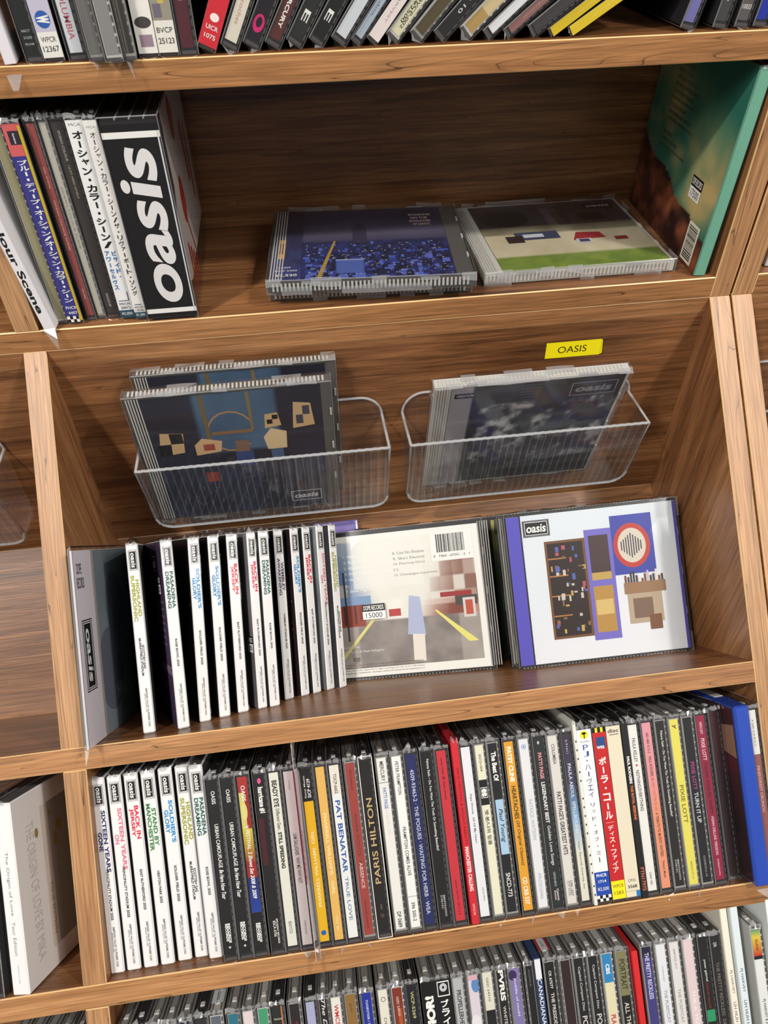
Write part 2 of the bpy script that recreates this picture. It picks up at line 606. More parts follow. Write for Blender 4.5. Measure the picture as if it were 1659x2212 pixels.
def film_mesh(W, D, H, seed, tent=5.0, tail=5.0, sides=False, yf=-0.75):
    r = random.Random(seed)
    mb = MB()
    e = 0.12
    rows = [0, 2, 5, 12, 30, 55, 80, 100, 113, 120, 123.5, 125]
    rows = [q * H / 125 for q in rows]
    cols = [-e, W * .33, W * .67, W + e]
    g = [[(x + (r.uniform(-.4, .4) if 0 < i < 3 else 0), yf + r.uniform(-.22, .3), z) for i, x in enumerate(cols)] for z in rows]
    for a in range(len(rows) - 1):
        for b in range(3):
            mb.poly([g[a][b], g[a][b + 1], g[a + 1][b + 1], g[a + 1][b]], 0)
    apx = (W / 2 + r.uniform(-2, 2), r.uniform(2, 5), H + tent * r.uniform(.6, 1.1))
    fl = (-e, 0, H + .1); fr = (W + e, 0, H + .1)
    mid = (W / 2 + r.uniform(-1, 1), 0.5, H + .4)
    mb.poly([fl, mid, apx], 1 if r.random() < .3 else 0)
    mb.poly([mid, fr, apx], 0)
    # crumpled lip along the front top edge
    xs = [W * i / 6 for i in range(7)]
    p = [(x, -0.9 + r.uniform(-.5, .4), H - 1 + r.uniform(-1.2, .4)) for x in xs]
    q = [(x, 0.6 + r.uniform(-.4, .5), H + .6 + r.uniform(-.3, 1.2)) for x in xs]
    for i in range(6):
        mb.poly([p[i], p[i + 1], q[i + 1], q[i]], 1 if r.random() < .55 else 0)
    # tent along the top, with a ridge that runs back
    n = 6
    rid = [(W / 2 + r.uniform(-1.3, 1.3), apx[1] + (D - apx[1]) * k / n, max(H + .8, apx[2] - k * r.uniform(.2, .6))) for k in range(n + 1)]
    rid[0] = apx
    for k in range(n):
        y0, y1 = rid[k][1], rid[k + 1][1]
        mb.poly([(-e, y0, H + .2), rid[k], rid[k + 1], (-e, y1, H + .2)], 0)
        mb.poly([rid[k], (W + e, y0, H + .2), (W + e, y1, H + .2), rid[k + 1]], 0)
        a, b = Vector(rid[k]), Vector(rid[k + 1])
        mb.poly([a, b, b + Vector((.42, 0, .4)), a + Vector((.42, 0, .4))], 1)
    mb.poly([(-e, apx[1], H + .2), fl, apx], 0)
    mb.poly([apx, fr, (W + e, apx[1], H + .2)], 0)
    if tail > 0:
        t0, t1 = (W * .12, -.7, .4), (W * .9, -.7, .4)
        tp = (W / 2 + r.uniform(-1.5, 1.5), -1.6 - r.random() * 1.2, -tail * r.uniform(.55, 1.15))
        md = (W / 2 + r.uniform(-1, 1), -1.5, -.3)
        mb.poly([t0, tp, md], 1 if r.random() < .5 else 0)
        mb.poly([md, tp, t1], 0 if r.random() < .5 else 1)
        mb.poly([t0, md, t1], 0)
    if sides:
        mb.poly([(-e, yf, 0), (-e, yf, H), (-e, D + .3, H), (-e, D + .3, 0)][::-1], 0)
        mb.poly([(W + e, yf, 0), (W + e, yf, H), (W + e, D + .3, H), (W + e, D + .3, 0)], 0)
    return mb.mesh('film_wrap', ['film', 'fold'])


_filmid = [0]


def film(parent, W, D, H, tent=5.0, tail=5.0, sides=False):
    _filmid[0] += 1
    k = ('film', round(W, 1), round(D), round(H), tent, tail, sides, _filmid[0] % 13)
    return obj('film_wrap', shared(k, lambda: film_mesh(W, D, H, _filmid[0] % 13, tent, tail, sides)), parent)


def print_obj(name, pr, parent, fn):
    mb = MB()
    pr.into(mb, fn)
    return obj(name, mb.mesh(name, ['prt']), parent)


# --- spine print language: positions are fractions down the spine
def t(txt, a, b, h, col=BLACK, du=0.0, bold=0.0, sh=0.0, flip=False):
    return ('t', txt, a, b, h, col, du, bold, sh, flip)


def r(a, b, col, u0=0.0, u1=1.0): return ('r', a, b, col, u0, u1)
def hz(txt, a, L, h, col=BLACK, bold=0.0): return ('h', txt, a, L, h, col, bold)
def el(a, ru, rv, col, u=0.5): return ('e', a, ru, rv, col, u)
def gr(a, b, c0, c1): return ('g', a, b, c0, c1)
def vt(chars, a, b, h, col=BLACK, bold=0.0, u=0.5): return ('v', chars, a, b, h, col, bold, u)


def spine_print(W, H, bg, ops):
    P = Print()
    P.rect(0, 0, W, H, bg)
    for o in ops:
        k = o[0]
        if k == 't':
            _, s, a, b, h, col, du, bold, sh, flip = o
            P.text(s, W / 2 + du, H * (1 - (a + b) / 2), (b - a) * H, h * 1.2, col, 90 if flip else -90, bold + .012, sh)
        elif k == 'r':
            P.rect(o[4] * W, H * (1 - o[2]), o[5] * W, H * (1 - o[1]), o[3])
        elif k == 'h':
            P.text(o[1], W / 2, H * (1 - o[2]), o[3], o[4], o[5], 0, o[6])
        elif k == 'e':
            P.ell(o[5] * W, H * (1 - o[1]), o[2], o[3], o[4])
        elif k == 'g':
            P.n += 1
            P.items.append(([(0, H * (1 - o[2])), (W, H * (1 - o[2])), (W, H * (1 - o[1])), (0, H * (1 - o[1]))],
                            [o[4], o[4], o[3], o[3]], P.n))
        elif k == 'v':
            _, ch, a, b, h, col, bold, u = o
            n = len(ch)
            for i, c in enumerate(ch):
                cv = H * (1 - (a + (b - a) * (i + .5) / n))
                p = (b - a) * H / n
                if c == ' ':
                    continue
                if c == 'ー':
                    P.rect(u * W - h * .09, cv - p * .36, u * W + h * .09, cv + p * .36, col)
                elif c == '・':
                    P.ell(u * W, cv, h * .13, h * .13, col, 10)
                elif c == '/':
                    P.text('/', u * W, cv, h * .9, p * .8, col, 0, bold)
                else:
                    sm = c in 'ャィァッュョ'
                    P.text(c, u * W + (h * .08 if sm else 0), cv + (p * .06 if sm else 0), h * (.72 if sm else .92), min(p * .86, h * .95) * (.75 if sm else 1), col, 0, bold)
    return P


def jewel(mat4, label, bg, ops, group, thick=JW, tray='tray', obi=False, fl=True, flip=False, extra=None, tent=5.0, tail=5.0):
    root = thing('cd_jewel_case', label, 'CD', mat4, group)
    if abs(thick - JW) > .02:
        root.scale = (thick / JW, 1, 1)
    obj('tray', shared(('tray', tray, flip), lambda: tray_mesh(tray, flip)), root)
    obj('case_shell', shared('shell', shell_mesh), root)
    if obi:
        P = spine_print(JW - .2, 121, bg, ops)
        print_obj('paper_obi', P, root, lambda u, v, h: (u + .1, -0.06 - h, v + 2))
    else:
        P = spine_print(6.5, 118, bg, ops)
        x0 = 2.1 if flip else 1.5
        print_obj('spine_card', P, root, lambda u, v, h: (u + x0, 1.5 - h, v + 3.5))
    if fl:
        film(root, JW, JD, JH, tent, tail)
    return root


def logo_spine(P, u0, v0, u1, v1, rot=-90, tc=WHITE, bc=BLACK):
    """black box with a thin white inner frame and a heavy slanted lower-case word"""
    m = min(u1 - u0, v1 - v0)
    P.rect(u0, v0, u1, v1, bc)
    P.frame(u0 + m * .045, v0 + m * .045, u1 - m * .045, v1 - m * .045, m * .04, tc)
    L = (v1 - v0) if rot else (u1 - u0)
    Hh = (u1 - u0) if rot else (v1 - v0)
    P.text('oasis', (u0 + u1) / 2, (v0 + v1) / 2, L * .80, Hh * .56, tc, rot, 0.022, 0.12, 0, 5)


def sacd(mat4, label, title, col, venue, group, th=9.5, depth=125, H=132, covers=((60, 58, 62), (60, 58, 62)), side=None, tail=4.0):
    root = thing('cd_card_sleeve', label, 'CD', mat4, group)
    mb = MB()
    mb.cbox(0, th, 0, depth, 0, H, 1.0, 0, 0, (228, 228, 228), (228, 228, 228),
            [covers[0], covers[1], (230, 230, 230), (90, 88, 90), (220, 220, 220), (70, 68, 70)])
    obj('card_body', mb.mesh('card_body', ['prt']), root)
    P = Print()
    W = th - 1.6
    P.rect(0, 0, W, H - 2, (230, 230, 230))
    hh = H - 2
    P.frame(W * .10, hh * .862, W * .93, hh * .974, .22, BLACK)
    logo_spine(P, W * .155, hh * .868, W * .875, hh * .968)
    n = len(title)
    for i, s in enumerate(title):
        L = hh * .0248 * len(s)
        mx = hh * .0248 * max(len(q) for q in title)
        P.text(s, W * (.72 if i == 0 else .28) if n == 2 else W * .5, hh * .845 - mx / 2 - 1, L, W * .36, col, -90, 0.032)
    for i, s in enumerate(venue):
        L = hh * .0105 * len(s)
        P.text(s, W * ((.68 if i == 0 else .42) if len(venue) == 2 else .55), hh * .40, L, W * .22, (40, 40, 42), -90, 0.025)
    P.text('EMPRESS VALLEY SUPREME DISK', W * .58, hh * .13, hh * .205, W * .17, (100, 100, 102), -90, .01)
    P.text('EMPRESS VALLEY DISK', W * .40, hh * .155, hh * .10, W * .08, (130, 130, 130), -90, .01)
    print_obj('spine_print', P, root, lambda u, v, h: (u + .8, -0.04 - h, v + 1))
    if side:
        print_obj('cover_print', side, root, lambda u, v, h: (-0.03 - h, depth - u, v))
    film(root, th, depth, H, 4.5, tail)
    return root


def face_film(W, H, D, seed, loose=True):
    q = random.Random(seed)
    mb = MB()
    nx, nz = 9, 8
    y = -0.9
    g = [[(W * i / nx, y + q.uniform(-.2, .25), H * j / nz) for i in range(nx + 1)] for j in range(nz + 1)]
    for j in range(nz):
        for i in range(nx):
            mb.poly([g[j][i], g[j][i + 1], g[j + 1][i + 1], g[j + 1][i]], 0)
    for z, s in ((H, 1), (0, -1)):
        a = [(W * i / 14, -.9 + q.uniform(-.5, .3), z + s * q.uniform(-.8, .4)) for i in range(15)]
        b = [(W * i / 14, D * .45 + q.uniform(-1, 1), z + s * q.uniform(.4, 1.8 if loose else .9)) for i in range(15)]
        c = [(W * i / 14, D + .5, z + s * q.uniform(-.2, .8)) for i in range(15)]
        for i in range(14):
            mb.poly([a[i], a[i + 1], b[i + 1], b[i]], 1 if q.random() < .35 else 0)
            mb.poly([b[i], b[i + 1], c[i + 1], c[i]], 1 if q.random() < .35 else 0)
    for x in (-.3, W + .3):
        a = [(x, -.8, H * i / 8) for i in range(9)]
        b = [(x + q.uniform(-.5, .5), D + .5, H * i / 8) for i in range(9)]
        for i in range(8):
            mb.poly([a[i], a[i + 1], b[i + 1], b[i]], 1 if q.random() < .2 else 0)
    return mb.mesh('film_wrap', ['film', 'fold'])


def face_tray(kind, hinge_right=False, hw=11.5):
    """body of a case seen from its front: ridged hinge strip at one side"""
    mb = MB()
    mb.box(1, 141, 1.9, 9.4, 1.0, 124, 0)
    x0 = 141 - hw if hinge_right else 1.4
    for i in range(5):
        mb.box(x0 + .8 + i * 1.9, x0 + 1.6 + i * 1.9, 1.2, 1.9, 3, 122, 1)
    for i in range(48):   # fine teeth along top and bottom edges
        for z in (123.9, .2):
            mb.box(4 + i * 2.8, 5.4 + i * 2.8, 2.6, 8, z, z + .6, 1)
    for x in (24, 104):
        for z in (124.3, -.05):
            mb.box(x, x + 13, 1.2, 3.6, z, z + .5, 2)
    for z in (30, 62, 94):
        mb.box(139.6, 140.9, 1.0, 2.0, z, z + 6, 1)
    return mb.mesh('tray', [kind, 'tray2' if kind == 'tray' else 'tray3', 'edge'])


def face_cd(mat4, label, art, group=None, tray='tray', hinge_right=False, fl=True, x0=13.5, cw=124.0, hw=11.5, loose=True):
    root = thing('cd_jewel_case', label, 'CD', mat4, group)
    obj('tray', shared(('ftray', tray, hinge_right, hw), lambda: face_tray(tray, hinge_right, hw)), root)
    me = shared('fshell', lambda: shell_mesh(142, JW, JH))
    obj('case_shell', me, root)
    if art:
        print_obj('cover_print', art, root, lambda u, v, h: (u + x0, 1.75 - h, v + 2.4))
    if fl:
        _filmid[0] += 1
        k = ('ff', _filmid[0] % 5, loose)
        obj('film_wrap', shared(k, lambda: face_film(142, 125, JW, _filmid[0] % 5, loose)), root)
    return root


# --- smooth value noise for printed pictures
_rng = np.random.RandomState(5)
_NT = _rng.rand(64, 64)


def vn(u, v, k=6, o=0):
    x, y = u * k + o * 7.3, v * k + o * 3.1
    i, j = int(math.floor(x)), int(math.floor(y))
    fx, fy = x - i, y - j
    fx = fx * fx * (3 - 2 * fx); fy = fy * fy * (3 - 2 * fy)
    a = _NT[i % 64, j % 64]; b = _NT[(i + 1) % 64, j % 64]; c = _NT[i % 64, (j + 1) % 64]; d = _NT[(i + 1) % 64, (j + 1) % 64]
    return (a * (1 - fx) + b * fx) * (1 - fy) + (c * (1 - fx) + d * fx) * fy


def fbm(u, v, k=4, o=0): return .55 * vn(u, v, k, o) + .3 * vn(u, v, k * 2.1, o + 1) + .15 * vn(u, v, k * 4.3, o + 2)


def mixc(a, b, f):
    f = max(0.0, min(1.0, f))
    return tuple(a[i] * (1 - f) + b[i] * f for i in range(3))


def sticker(P, u, v, W, H, price, rot=0):
    """black-and-white price sticker"""
    P.rect(u, v, u + W, v + H, (236, 236, 232))
    P.rect(u, v + H * .52, u + W, v + H, (24, 24, 24))
    P.text('DOPE RECORDS', u + W / 2, v + H * .76, W * .88, H * .30, WHITE, 0, 0.01)
    P.text(price, u + W / 2, v + H * .26, W * .72, H * .34, (30, 30, 30), 0, 0)
# ------------------------------------------------------------------ labels
ORD = ['', 'first', 'second', 'third', 'fourth', 'fifth', 'sixth', 'seventh', 'eighth', 'ninth', 'tenth']
_labels = set()


def row_labels(items, where, kind='CD'):
    out = []
    for i, it in enumerate(items):
        d = it['desc']
        if 0 < i < len(items) - 1:
            a, b = items[i - 1]['short'], items[i + 1]['short']
            nb = f"between {a} and {b}" if a != b else f"between two {a} ones"
        elif i == 0:
            nb = f"left end beside {items[1]['short']}"
        else:
            nb = f"right end beside {items[-2]['short']}"
        lab = f"{kind} with {d}, {nb}, {where}"
        if lab in _labels:
            k = sum(1 for q in items[:i + 1] if q['desc'] == d)
            lab = f"{kind} with {d}, {ORD[k]} such from left, {where}"
        if len(lab.split()) > 16:
            lab = f"{kind} with {d}, {nb}"
        _labels.add(lab)
        out.append(lab)
    return out


W_, K_ = (236, 236, 232), (20, 19, 21)
RED, NAVY, PINK, GREEN, BLUE, OLIVE, DGRN, PURP = (214, 40, 66), (38, 42, 104), (214, 118, 140), (58, 128, 66), (38, 138, 200), (156, 158, 44), (26, 92, 84), (62, 48, 84)


def J(x, desc, short, bg, ops=(), **k):
    return dict(kind='j', x=x, desc=desc, short=short, bg=bg, ops=list(ops), **k)


def SA(x, desc, short, title, col, venue, **k):
    return dict(kind='s', x=x, desc=desc, short=short, title=title, col=col, venue=venue, **k)


# ------------------------------------------------------------------ full row on the lower sloping shelf
D = [
    SA(-1.4, 'white spine and navy two-line title', 'wood', ('SIXTEEN YEARS', 'GONE'), NAVY, ('PRINCIPALITY STADIUM 2025',), w=8.6),
    SA(9.3, 'white spine and dusty pink title', 'pink-titled', ('SIXTEEN YEARS', 'ON'), PINK, ('PRINCIPALITY STADIUM 2025',), w=9.4),
    SA(20.5, 'white spine and red title', 'red-titled', ('BACK IN', 'JERSEY'), RED, ('EAST RUTHERFORD 2025',), w=9.6),
    SA(31.8, 'white spine and green title', 'green-titled', ('STAND BY', 'MANCHESTER'), GREEN, ('HEATON PARK 2025',), w=9.8),
    SA(43.0, 'white spine and sky-blue title', 'blue-titled', ("SOLDIER'S", 'GLORY'), BLUE, ('SOLDIER FIELD 2025',), w=11.5),
    SA(54.3, 'white spine and olive title', 'olive-titled', ('HIGHLAND', 'SUPERSONIC'), OLIVE, ('SCOTTISH GAS', 'MURRAYFIELD STADIUM'), w=12.5),
    SA(64.6, 'white spine and dark green title', 'white', ('PASADENA', 'DREAMING'), DGRN, ('ROSE BOWL 2025',), w=8.2),
    J(76.8, 'black spine in thin capitals', 'black', K_, [t('OASIS', .06, .135, 2.2, W_), t('URBAN CAMOUFLAGE', .25, .50, 2.2, W_), t('Be Here Now Tour', .51, .68, 2.4, W_, sh=.35, bold=.01), t('RECORDS', .82, .93, 1.5, W_, .8, .03), t('RECORDS', .82, .92, 1.4, W_, -.9, .03), el(.955, .8, .8, (190, 190, 190))]),
    J(87.0, 'black spine in thin capitals', 'black', K_, [t('OASIS', .06, .135, 2.2, W_), t('URBAN CAMOUFLAGE', .25, .50, 2.2, W_), t('Be Here Now Tour', .51, .68, 2.4, W_, sh=.35, bold=.01), t('RECORDS', .82, .93, 1.5, W_, .8, .03), t('RECORDS', .82, .92, 1.4, W_, -.9, .03), el(.955, .8, .8, (190, 190, 190))]),
    J(97.2, 'red, yellow and blue spine', 'red-yellow-blue', (150, 34, 34), [gr(0, .1, (168, 44, 40), (160, 40, 36)), r(.09, .3, (206, 196, 112), 0, .55), el(.2, 2.0, 6, (214, 208, 130), .4), gr(.3, .5, (206, 190, 60), (140, 30, 30)), gr(.58, .78, (24, 40, 110), (30, 60, 150)), r(.78, 1, K_), t('OASIS', .05, .14, 2.3, W_), t('V FESTIVAL', .28, .42, 2.1, W_), t('2 Shows Set 2008 & 2009', .43, .70, 2.3, W_, sh=.3, bold=.01), t('RECORDS', .84, .95, 1.4, W_, .8, .03), t('RECORDS', .84, .94, 1.4, W_, -.8, .03)]),
    J(108.8, 'black spine and pink dot', 'black', (24, 18, 20), [el(.035, 1.3, 1.9, (226, 84, 140)), t('hurricane #1', .07, .22, 3.4, W_, .1, .03), r(.25, .52, (70, 16, 22), 0, .55), t('ESCA 6756', .84, .93, 1.5, W_, -.6), t('EPIC/SONY RECORDS', .83, .97, 1.1, W_, 1.4)]),
    J(118.7, 'off-white spine and black serif title', 'off-white', (218, 218, 206), [t('BEADY EYE', .045, .20, 2.9, (30, 30, 30), bold=.02), t('Different Gear,', .21, .335, 2.4, (40, 40, 40)), t('STILL SPEEDING', .345, .555, 2.2, (30, 30, 30), bold=.03), t('BEADYCD2', .86, .93, 1.8, (110, 110, 110))]),
    J(128.8, 'pale pink spine', 'pale pink', (210, 198, 198), [t('WARNER', .05, .11, .7, (110, 100, 100)), t('LIAM GALLAGHER   WHY ME? WHY NOT.', .36, .65, 2.2, (50, 46, 46)), t('WARNER RECORDS', .86, .94, .8, (110, 100, 100))]),
    J(140.5, 'bright yellow spine, black top block', 'bright yellow', (236, 186, 24), [r(0, .19, K_), t('SICP 4129', .06, .17, 1.9, W_, 1.2, flip=True, bold=.01), t('Sony Music', .04, .17, 1.2, W_, -1.4, flip=True), t('PHARRELL WILLIAMS  GIRL', .36, .80, 1.9, (250, 240, 200), flip=True), el(.95, 1.7, 1.7, (28, 96, 190))]),
    J(150.8, 'sandy yellow spine', 'sandy yellow', (222, 176, 92), [t('PHARRELL WILLIAMS   GIRL', .27, .74, 1.9, (248, 226, 176)), t('COLUMBIA', .86, .95, 1.2, (244, 222, 170))]),
    J(160.2, 'white spine and spaced blue letters', 'white', (226, 228, 226), [r(0, .17, (224, 218, 206)), t('TOCP-6662', .05, .165, 1.9, (40, 40, 40)), t('PAT BENATAR', .205, .625, 2.7, (44, 84, 160), bold=.01), t('TRUE LOVE', .65, .90, 1.9, (110, 130, 165))]),
    J(171.3, 'brick-red spine', 'brick-red', (152, 62, 56), [t('B0012098-02', .04, .16, 1.0, (90, 30, 30)), t('PAPER ROUTE  ABSENCE', .30, .73, 1.9, (110, 52, 48)), t('ABSENCE', .58, .73, 2.0, (224, 190, 180)), t('universal motown', .80, .96, 1.1, (100, 36, 34))]),
    J(181.2, 'black spine inside a white frame', 'framed black', (26, 20, 20), [t('PARIS HILTON', .22, .72, 3.3, (196, 168, 120), flip=True), t('DVD', .84, .87, 1.1, (130, 110, 90)), el(.905, 1.4, 1.6, (70, 58, 50))], paper_frame=True),
    J(193.3, 'white spine, black then blue print', 'white', (228, 227, 222), [t('MERCURY', .02, .135, 2.3, (40, 40, 40)), r(.142, .146, (120, 120, 120)), t('PATTI PAGE ·', .175, .31, 2.1, (60, 104, 180)), t('GOLD', .32, .45, 1.6, (222, 212, 206)), t('DP 0689', .90, .99, 2.3, (40, 40, 40))]),
    J(203.9, 'white spine and thin serif print', 'white', (234, 235, 232), [t('PETER FRAMPTON', .03, .225, 2.1, (50, 50, 50)), t('FRAMPTON COMES ALIVE', .415, .70, 2.1, (50, 50, 50)), r(.82, .823, (140, 140, 140)), t('396 505-2', .855, .965, 2.1, (60, 60, 60))]),
    J(213.8, 'navy spine and white capitals', 'navy', (30, 38, 92), [t('4509-93463-2 · THE POGUES · WAITING FOR HERB · WEA', .09, .94, 2.3, (196, 200, 214))]),
    J(224.9, 'black spine and small white sentence', 'black', K_, [t('Paloma Faith – Do You Want The Truth Or Something Beautiful?', .04, .58, 1.9, (222, 222, 222), .3), t('88697543552', .84, .965, 1.1, (190, 190, 190), .9), t('S10612C', .84, .92, 1.1, (190, 190, 190), -.9)]),
    J(235.3, 'crimson spine in a blue-edged case', 'crimson', (196, 48, 60), [t('paolo nutini ✳ these streets', .045, .29, 1.8, (70, 20, 24), bold=.01), t('atlantic 5051011 5017 2 6', .76, .965, 1.2, (90, 20, 26))]),
    dict(kind='c', x=245.7, desc='thin red card spine', short='thin red', bg=(200, 40, 52), th=5.2, H=128, ops=[t('PAUL HEATON & JACQUI ABBOTT', .15, .57, 1.7, (120, 20, 26)), t('MANCHESTER CALLING', .58, .82, 2.2, (246, 226, 222), bold=.02), t('CATCO 341', .89, .95, 1.2, (240, 200, 200))]),
    J(252.9, 'bluish-white spine', 'bluish-white', (226, 228, 232), [t('Papa Winnie   All Of My Heart', .28, .57, 1.6, (60, 60, 64)), t('ARCD-79910', .83, .91, 1.0, (120, 120, 120), .8)]),
    J(263.0, 'cream spine and black emblem', 'cream', (226, 224, 200), [t('ESCD-004', .055, .155, 1.6, (60, 60, 60)), r(.205, .355, K_), r(.25, .313, W_, .1, .9), r(.254, .309, K_, .14, .86), t('ee', .258, .305, 3.4, W_, bold=.06), t('뗏·분/나의 믿음', .385, .59, 2.6, (50, 50, 50))], tray='tray2'),
    J(272.2, 'black spine, pale blue name box', 'black', (26, 25, 30), [t('The Best Of', .05, .225, 3.0, W_, .2, .03), r(.335, .66, (168, 200, 226), .12, .98), t('Paul Young', .39, .59, 3.2, (30, 40, 60), .2, sh=.3), t('SNCD-773', .77, .91, 2.6, W_, .2)]),
    J(283.6, 'golden-orange spine', 'golden-orange', (222, 158, 44), [t('PATSY CLINE', .03, .24, 2.7, (250, 244, 230), bold=.03), t('HEARTACHES', .265, .46, 2.6, (50, 40, 20), bold=.01), t('(20 Original Classics)', .47, .735, 2.3, (60, 46, 20), sh=.25), t('CD CRB 537', .805, .965, 2.7, (250, 244, 230), bold=.01)]),
    J(294.6, 'chalky white spine, blue ring', 'chalky white', (224, 225, 228), [el(.045, 1.8, 1.8, (120, 146, 200)), el(.045, 1.4, 1.4, (224, 225, 228)), el(.045, .8, .8, (120, 146, 200)), t('PATRICK WATSON', .36, .60, 2.1, (176, 178, 188)), t('PRCD2046', .80, .95, 1.8, (180, 184, 200))]),
    J(305.1, 'dark green spine, pink and white print', 'dark green', (36, 42, 42), [el(.03, .8, 1.2, (190, 190, 180)), t('PATTI PAGE', .09, .245, 2.3, (226, 150, 150), bold=.02), t('LEGENDARY BEST', .265, .51, 2.3, (226, 224, 220), bold=.02), t('Golden Love Songs', .525, .76, 2.4, (216, 216, 212)), t('CKCD-0015', .80, .885, 1.3, (190, 190, 190)), t('Catants', .90, .97, 1.2, W_, 1), t('Eetea', .91, .965, 1.2, (230, 200, 200), -.9)]),
    J(315.3, 'light grey spine and condensed capitals', 'light grey', (216, 213, 207), [t('COLUMBIA', .05, .17, 2.0, (60, 60, 60)), t("PATTI PAGE'S GREATEST HITS", .335, .71, 2.7, (52, 50, 50), bold=.01), t('CPK-1057', .865, .955, 1.6, (70, 70, 70), .9), t('(CK 9326)', .865, .955, 1.6, (130, 130, 130), -1.1)]),
    J(326.1, 'violet spine fading to blue and white', 'violet-blue', (220, 216, 200), [gr(0, .3, (58, 46, 64), (62, 60, 92)), gr(.3, .5, (62, 70, 110), (120, 166, 206)), gr(.5, .7, (120, 166, 206), (214, 216, 208)), t('2-91611', .035, .12, 1.4, (190, 180, 190)), t('PAULA ABDUL  SPELLBOUND', .18, .60, 2.4, (222, 218, 222)), t('· Virgin Records America, Inc.', .63, .93, 1.6, (130, 130, 130), sh=.3)]),
    dict(kind='c', x=333.6, desc='narrow white card spine with specks', short='narrow white', bg=(226, 225, 216), th=2.6, H=130, ops=[t('· · ·  · ·   · · · · ·  · · · ·  · ·', .1, .95, .9, (60, 60, 60))]),
    J(336.6, 'white paper strip, yellow palm-tree emblem', 'white-strip', (238, 238, 236), [el(.03, 2.9, 2.9, (246, 226, 20)), r(.028, .052, (20, 20, 20), .47, .54), el(.022, 1.6, .9, (20, 20, 20)), hz('ISLAND', .07, 6.4, 1.2, (60, 60, 60)), t('P', .09, .125, 4, (50, 70, 150), bold=.01, flip=False) if 0 else vt('PJ・', .085, .20, 4.0, (52, 74, 156)), vt('ハーヴェイ', .20, .40, 4.0, (52, 60, 120)), vt('リッド・オブ・ミー', .42, .78, 3.0, (40, 40, 52)), r(.83, .965, (30, 72, 168)), hz('PHCR', .85, 7.2, 2.2, W_, .02), hz('1714', .885, 5.4, 2.0, W_, .02), hz('¥2,500', .93, 7.8, 2.8, W_), r(.965, 1, W_), r(.965, .983, K_, .2, .4), r(.965, .983, K_, .6, .8), r(.983, 1, K_, 0, .2), r(.983, 1, K_, .4, .6), r(.983, 1, K_, .8, 1)], obi=True),
    J(347.9, 'red paper strip and white Japanese lettering', 'red-strip', (192, 34, 38), [r(0, .028, K_), r(0, .028, (236, 220, 30), .22, .4), r(0, .028, (236, 220, 30), .62, .8), r(.055, .12, (36, 76, 130), .22, .88), hz('wea', .115, 5.6, 2.2, W_, .02), vt('ポーラ・コール', .17, .54, 6.0, W_, .03), r(.555, .557, (240, 200, 200), .2, .8), vt('ディス・ファイア', .57, .85, 4.6, W_, .015), r(.895, 1, (246, 226, 24)), hz('WPCR', .925, 8.0, 2.4, (50, 40, 10)), hz('1283', .965, 6.6, 2.4, (50, 40, 10))], obi=True),
    J(358.0, 'blank cream paper strip', 'cream-strip', (222, 214, 190), [hz('disc', .028, 7.8, 2.8, (70, 66, 60), .02), r(.048, .053, (110, 104, 96), .2, .85), hz('CP32', .905, 5.2, 1.9, (60, 56, 50)), hz('5568', .94, 6.4, 2.2, (50, 46, 42), .02), r(.965, .967, (150, 140, 120)), r(.967, 1, (40, 120, 190), .72, 1)], obi=True),
    dict(kind='c', x=368.6, desc='slim black card spine, orange lettering', short='slim black', bg=(30, 30, 32), th=5.0, H=126, ops=[t('PAUL RODGERS', .2, .355, 1.7, W_, bold=.03), t('THE ROYAL SESSIONS', .365, .56, 1.6, (222, 120, 60), bold=.02), t('FTN17975', .83, .96, 2.2, (214, 110, 84))]),
    J(374.5, 'white spine and a red star', 'white', (230, 229, 225), [t('PAULA KELLEY', .08, .225, 2.1, (60, 60, 60)), el(.245, .8, .8, (220, 60, 80)), t('NOTHING/EVERYTHING', .275, .52, 2.1, (60, 60, 60)), t('CARA 1002', .89, .965, 1.3, (90, 90, 90))]),
    J(385.2, 'pink spine turning salmon', 'pink-salmon', (226, 148, 116), [gr(0, .35, (222, 150, 162), (224, 150, 150)), gr(.35, .55, (224, 150, 150), (226, 148, 116)), t('383 480 013-2', .06, .185, 1.6, (110, 60, 66)), t('PAUL RODGERS', .205, .325, 1.7, (80, 36, 40)), t('MUDDY WATER BLUES', .335, .535, 1.7, (196, 116, 104)), t('A TRIBUTE TO MUDDY WATERS', .545, .81, 1.7, (110, 62, 50)), t('Victory Music', .835, .94, 1.7, (110, 62, 50))]),
    J(395.4, 'black spine and small white sentence', 'black', (36, 32, 32), [t('Paloma Faith – Do You Want The Truth Or Something Beautiful?', .06, .58, 1.9, (222, 222, 222), .3), t('88697543552', .84, .965, 1.1, (190, 190, 190), .9), t('S10612C', .84, .92, 1.1, (190, 190, 190), -.9)], tray='tray2'),
    J(405.5, 'lemon-yellow spine', 'lemon-yellow', (224, 214, 96), [t('y', .03, .06, 2.4, (70, 66, 30)), t('PIXIE LOTT', .40, .63, 2.5, (110, 102, 40)), t('0602527177113', .86, .965, 1.1, (130, 124, 60))], tray='tray2'),
    J(415.6, 'black spine, pink then white capitals', 'black', (28, 28, 32), [t('PIXIE LOTT', .27, .44, 2.3, (180, 70, 140)), t('TURN IT UP', .455, .64, 2.4, (210, 214, 220)), t('DC8298/270 01 4-8', .84, .965, 1.2, (150, 150, 150))]),
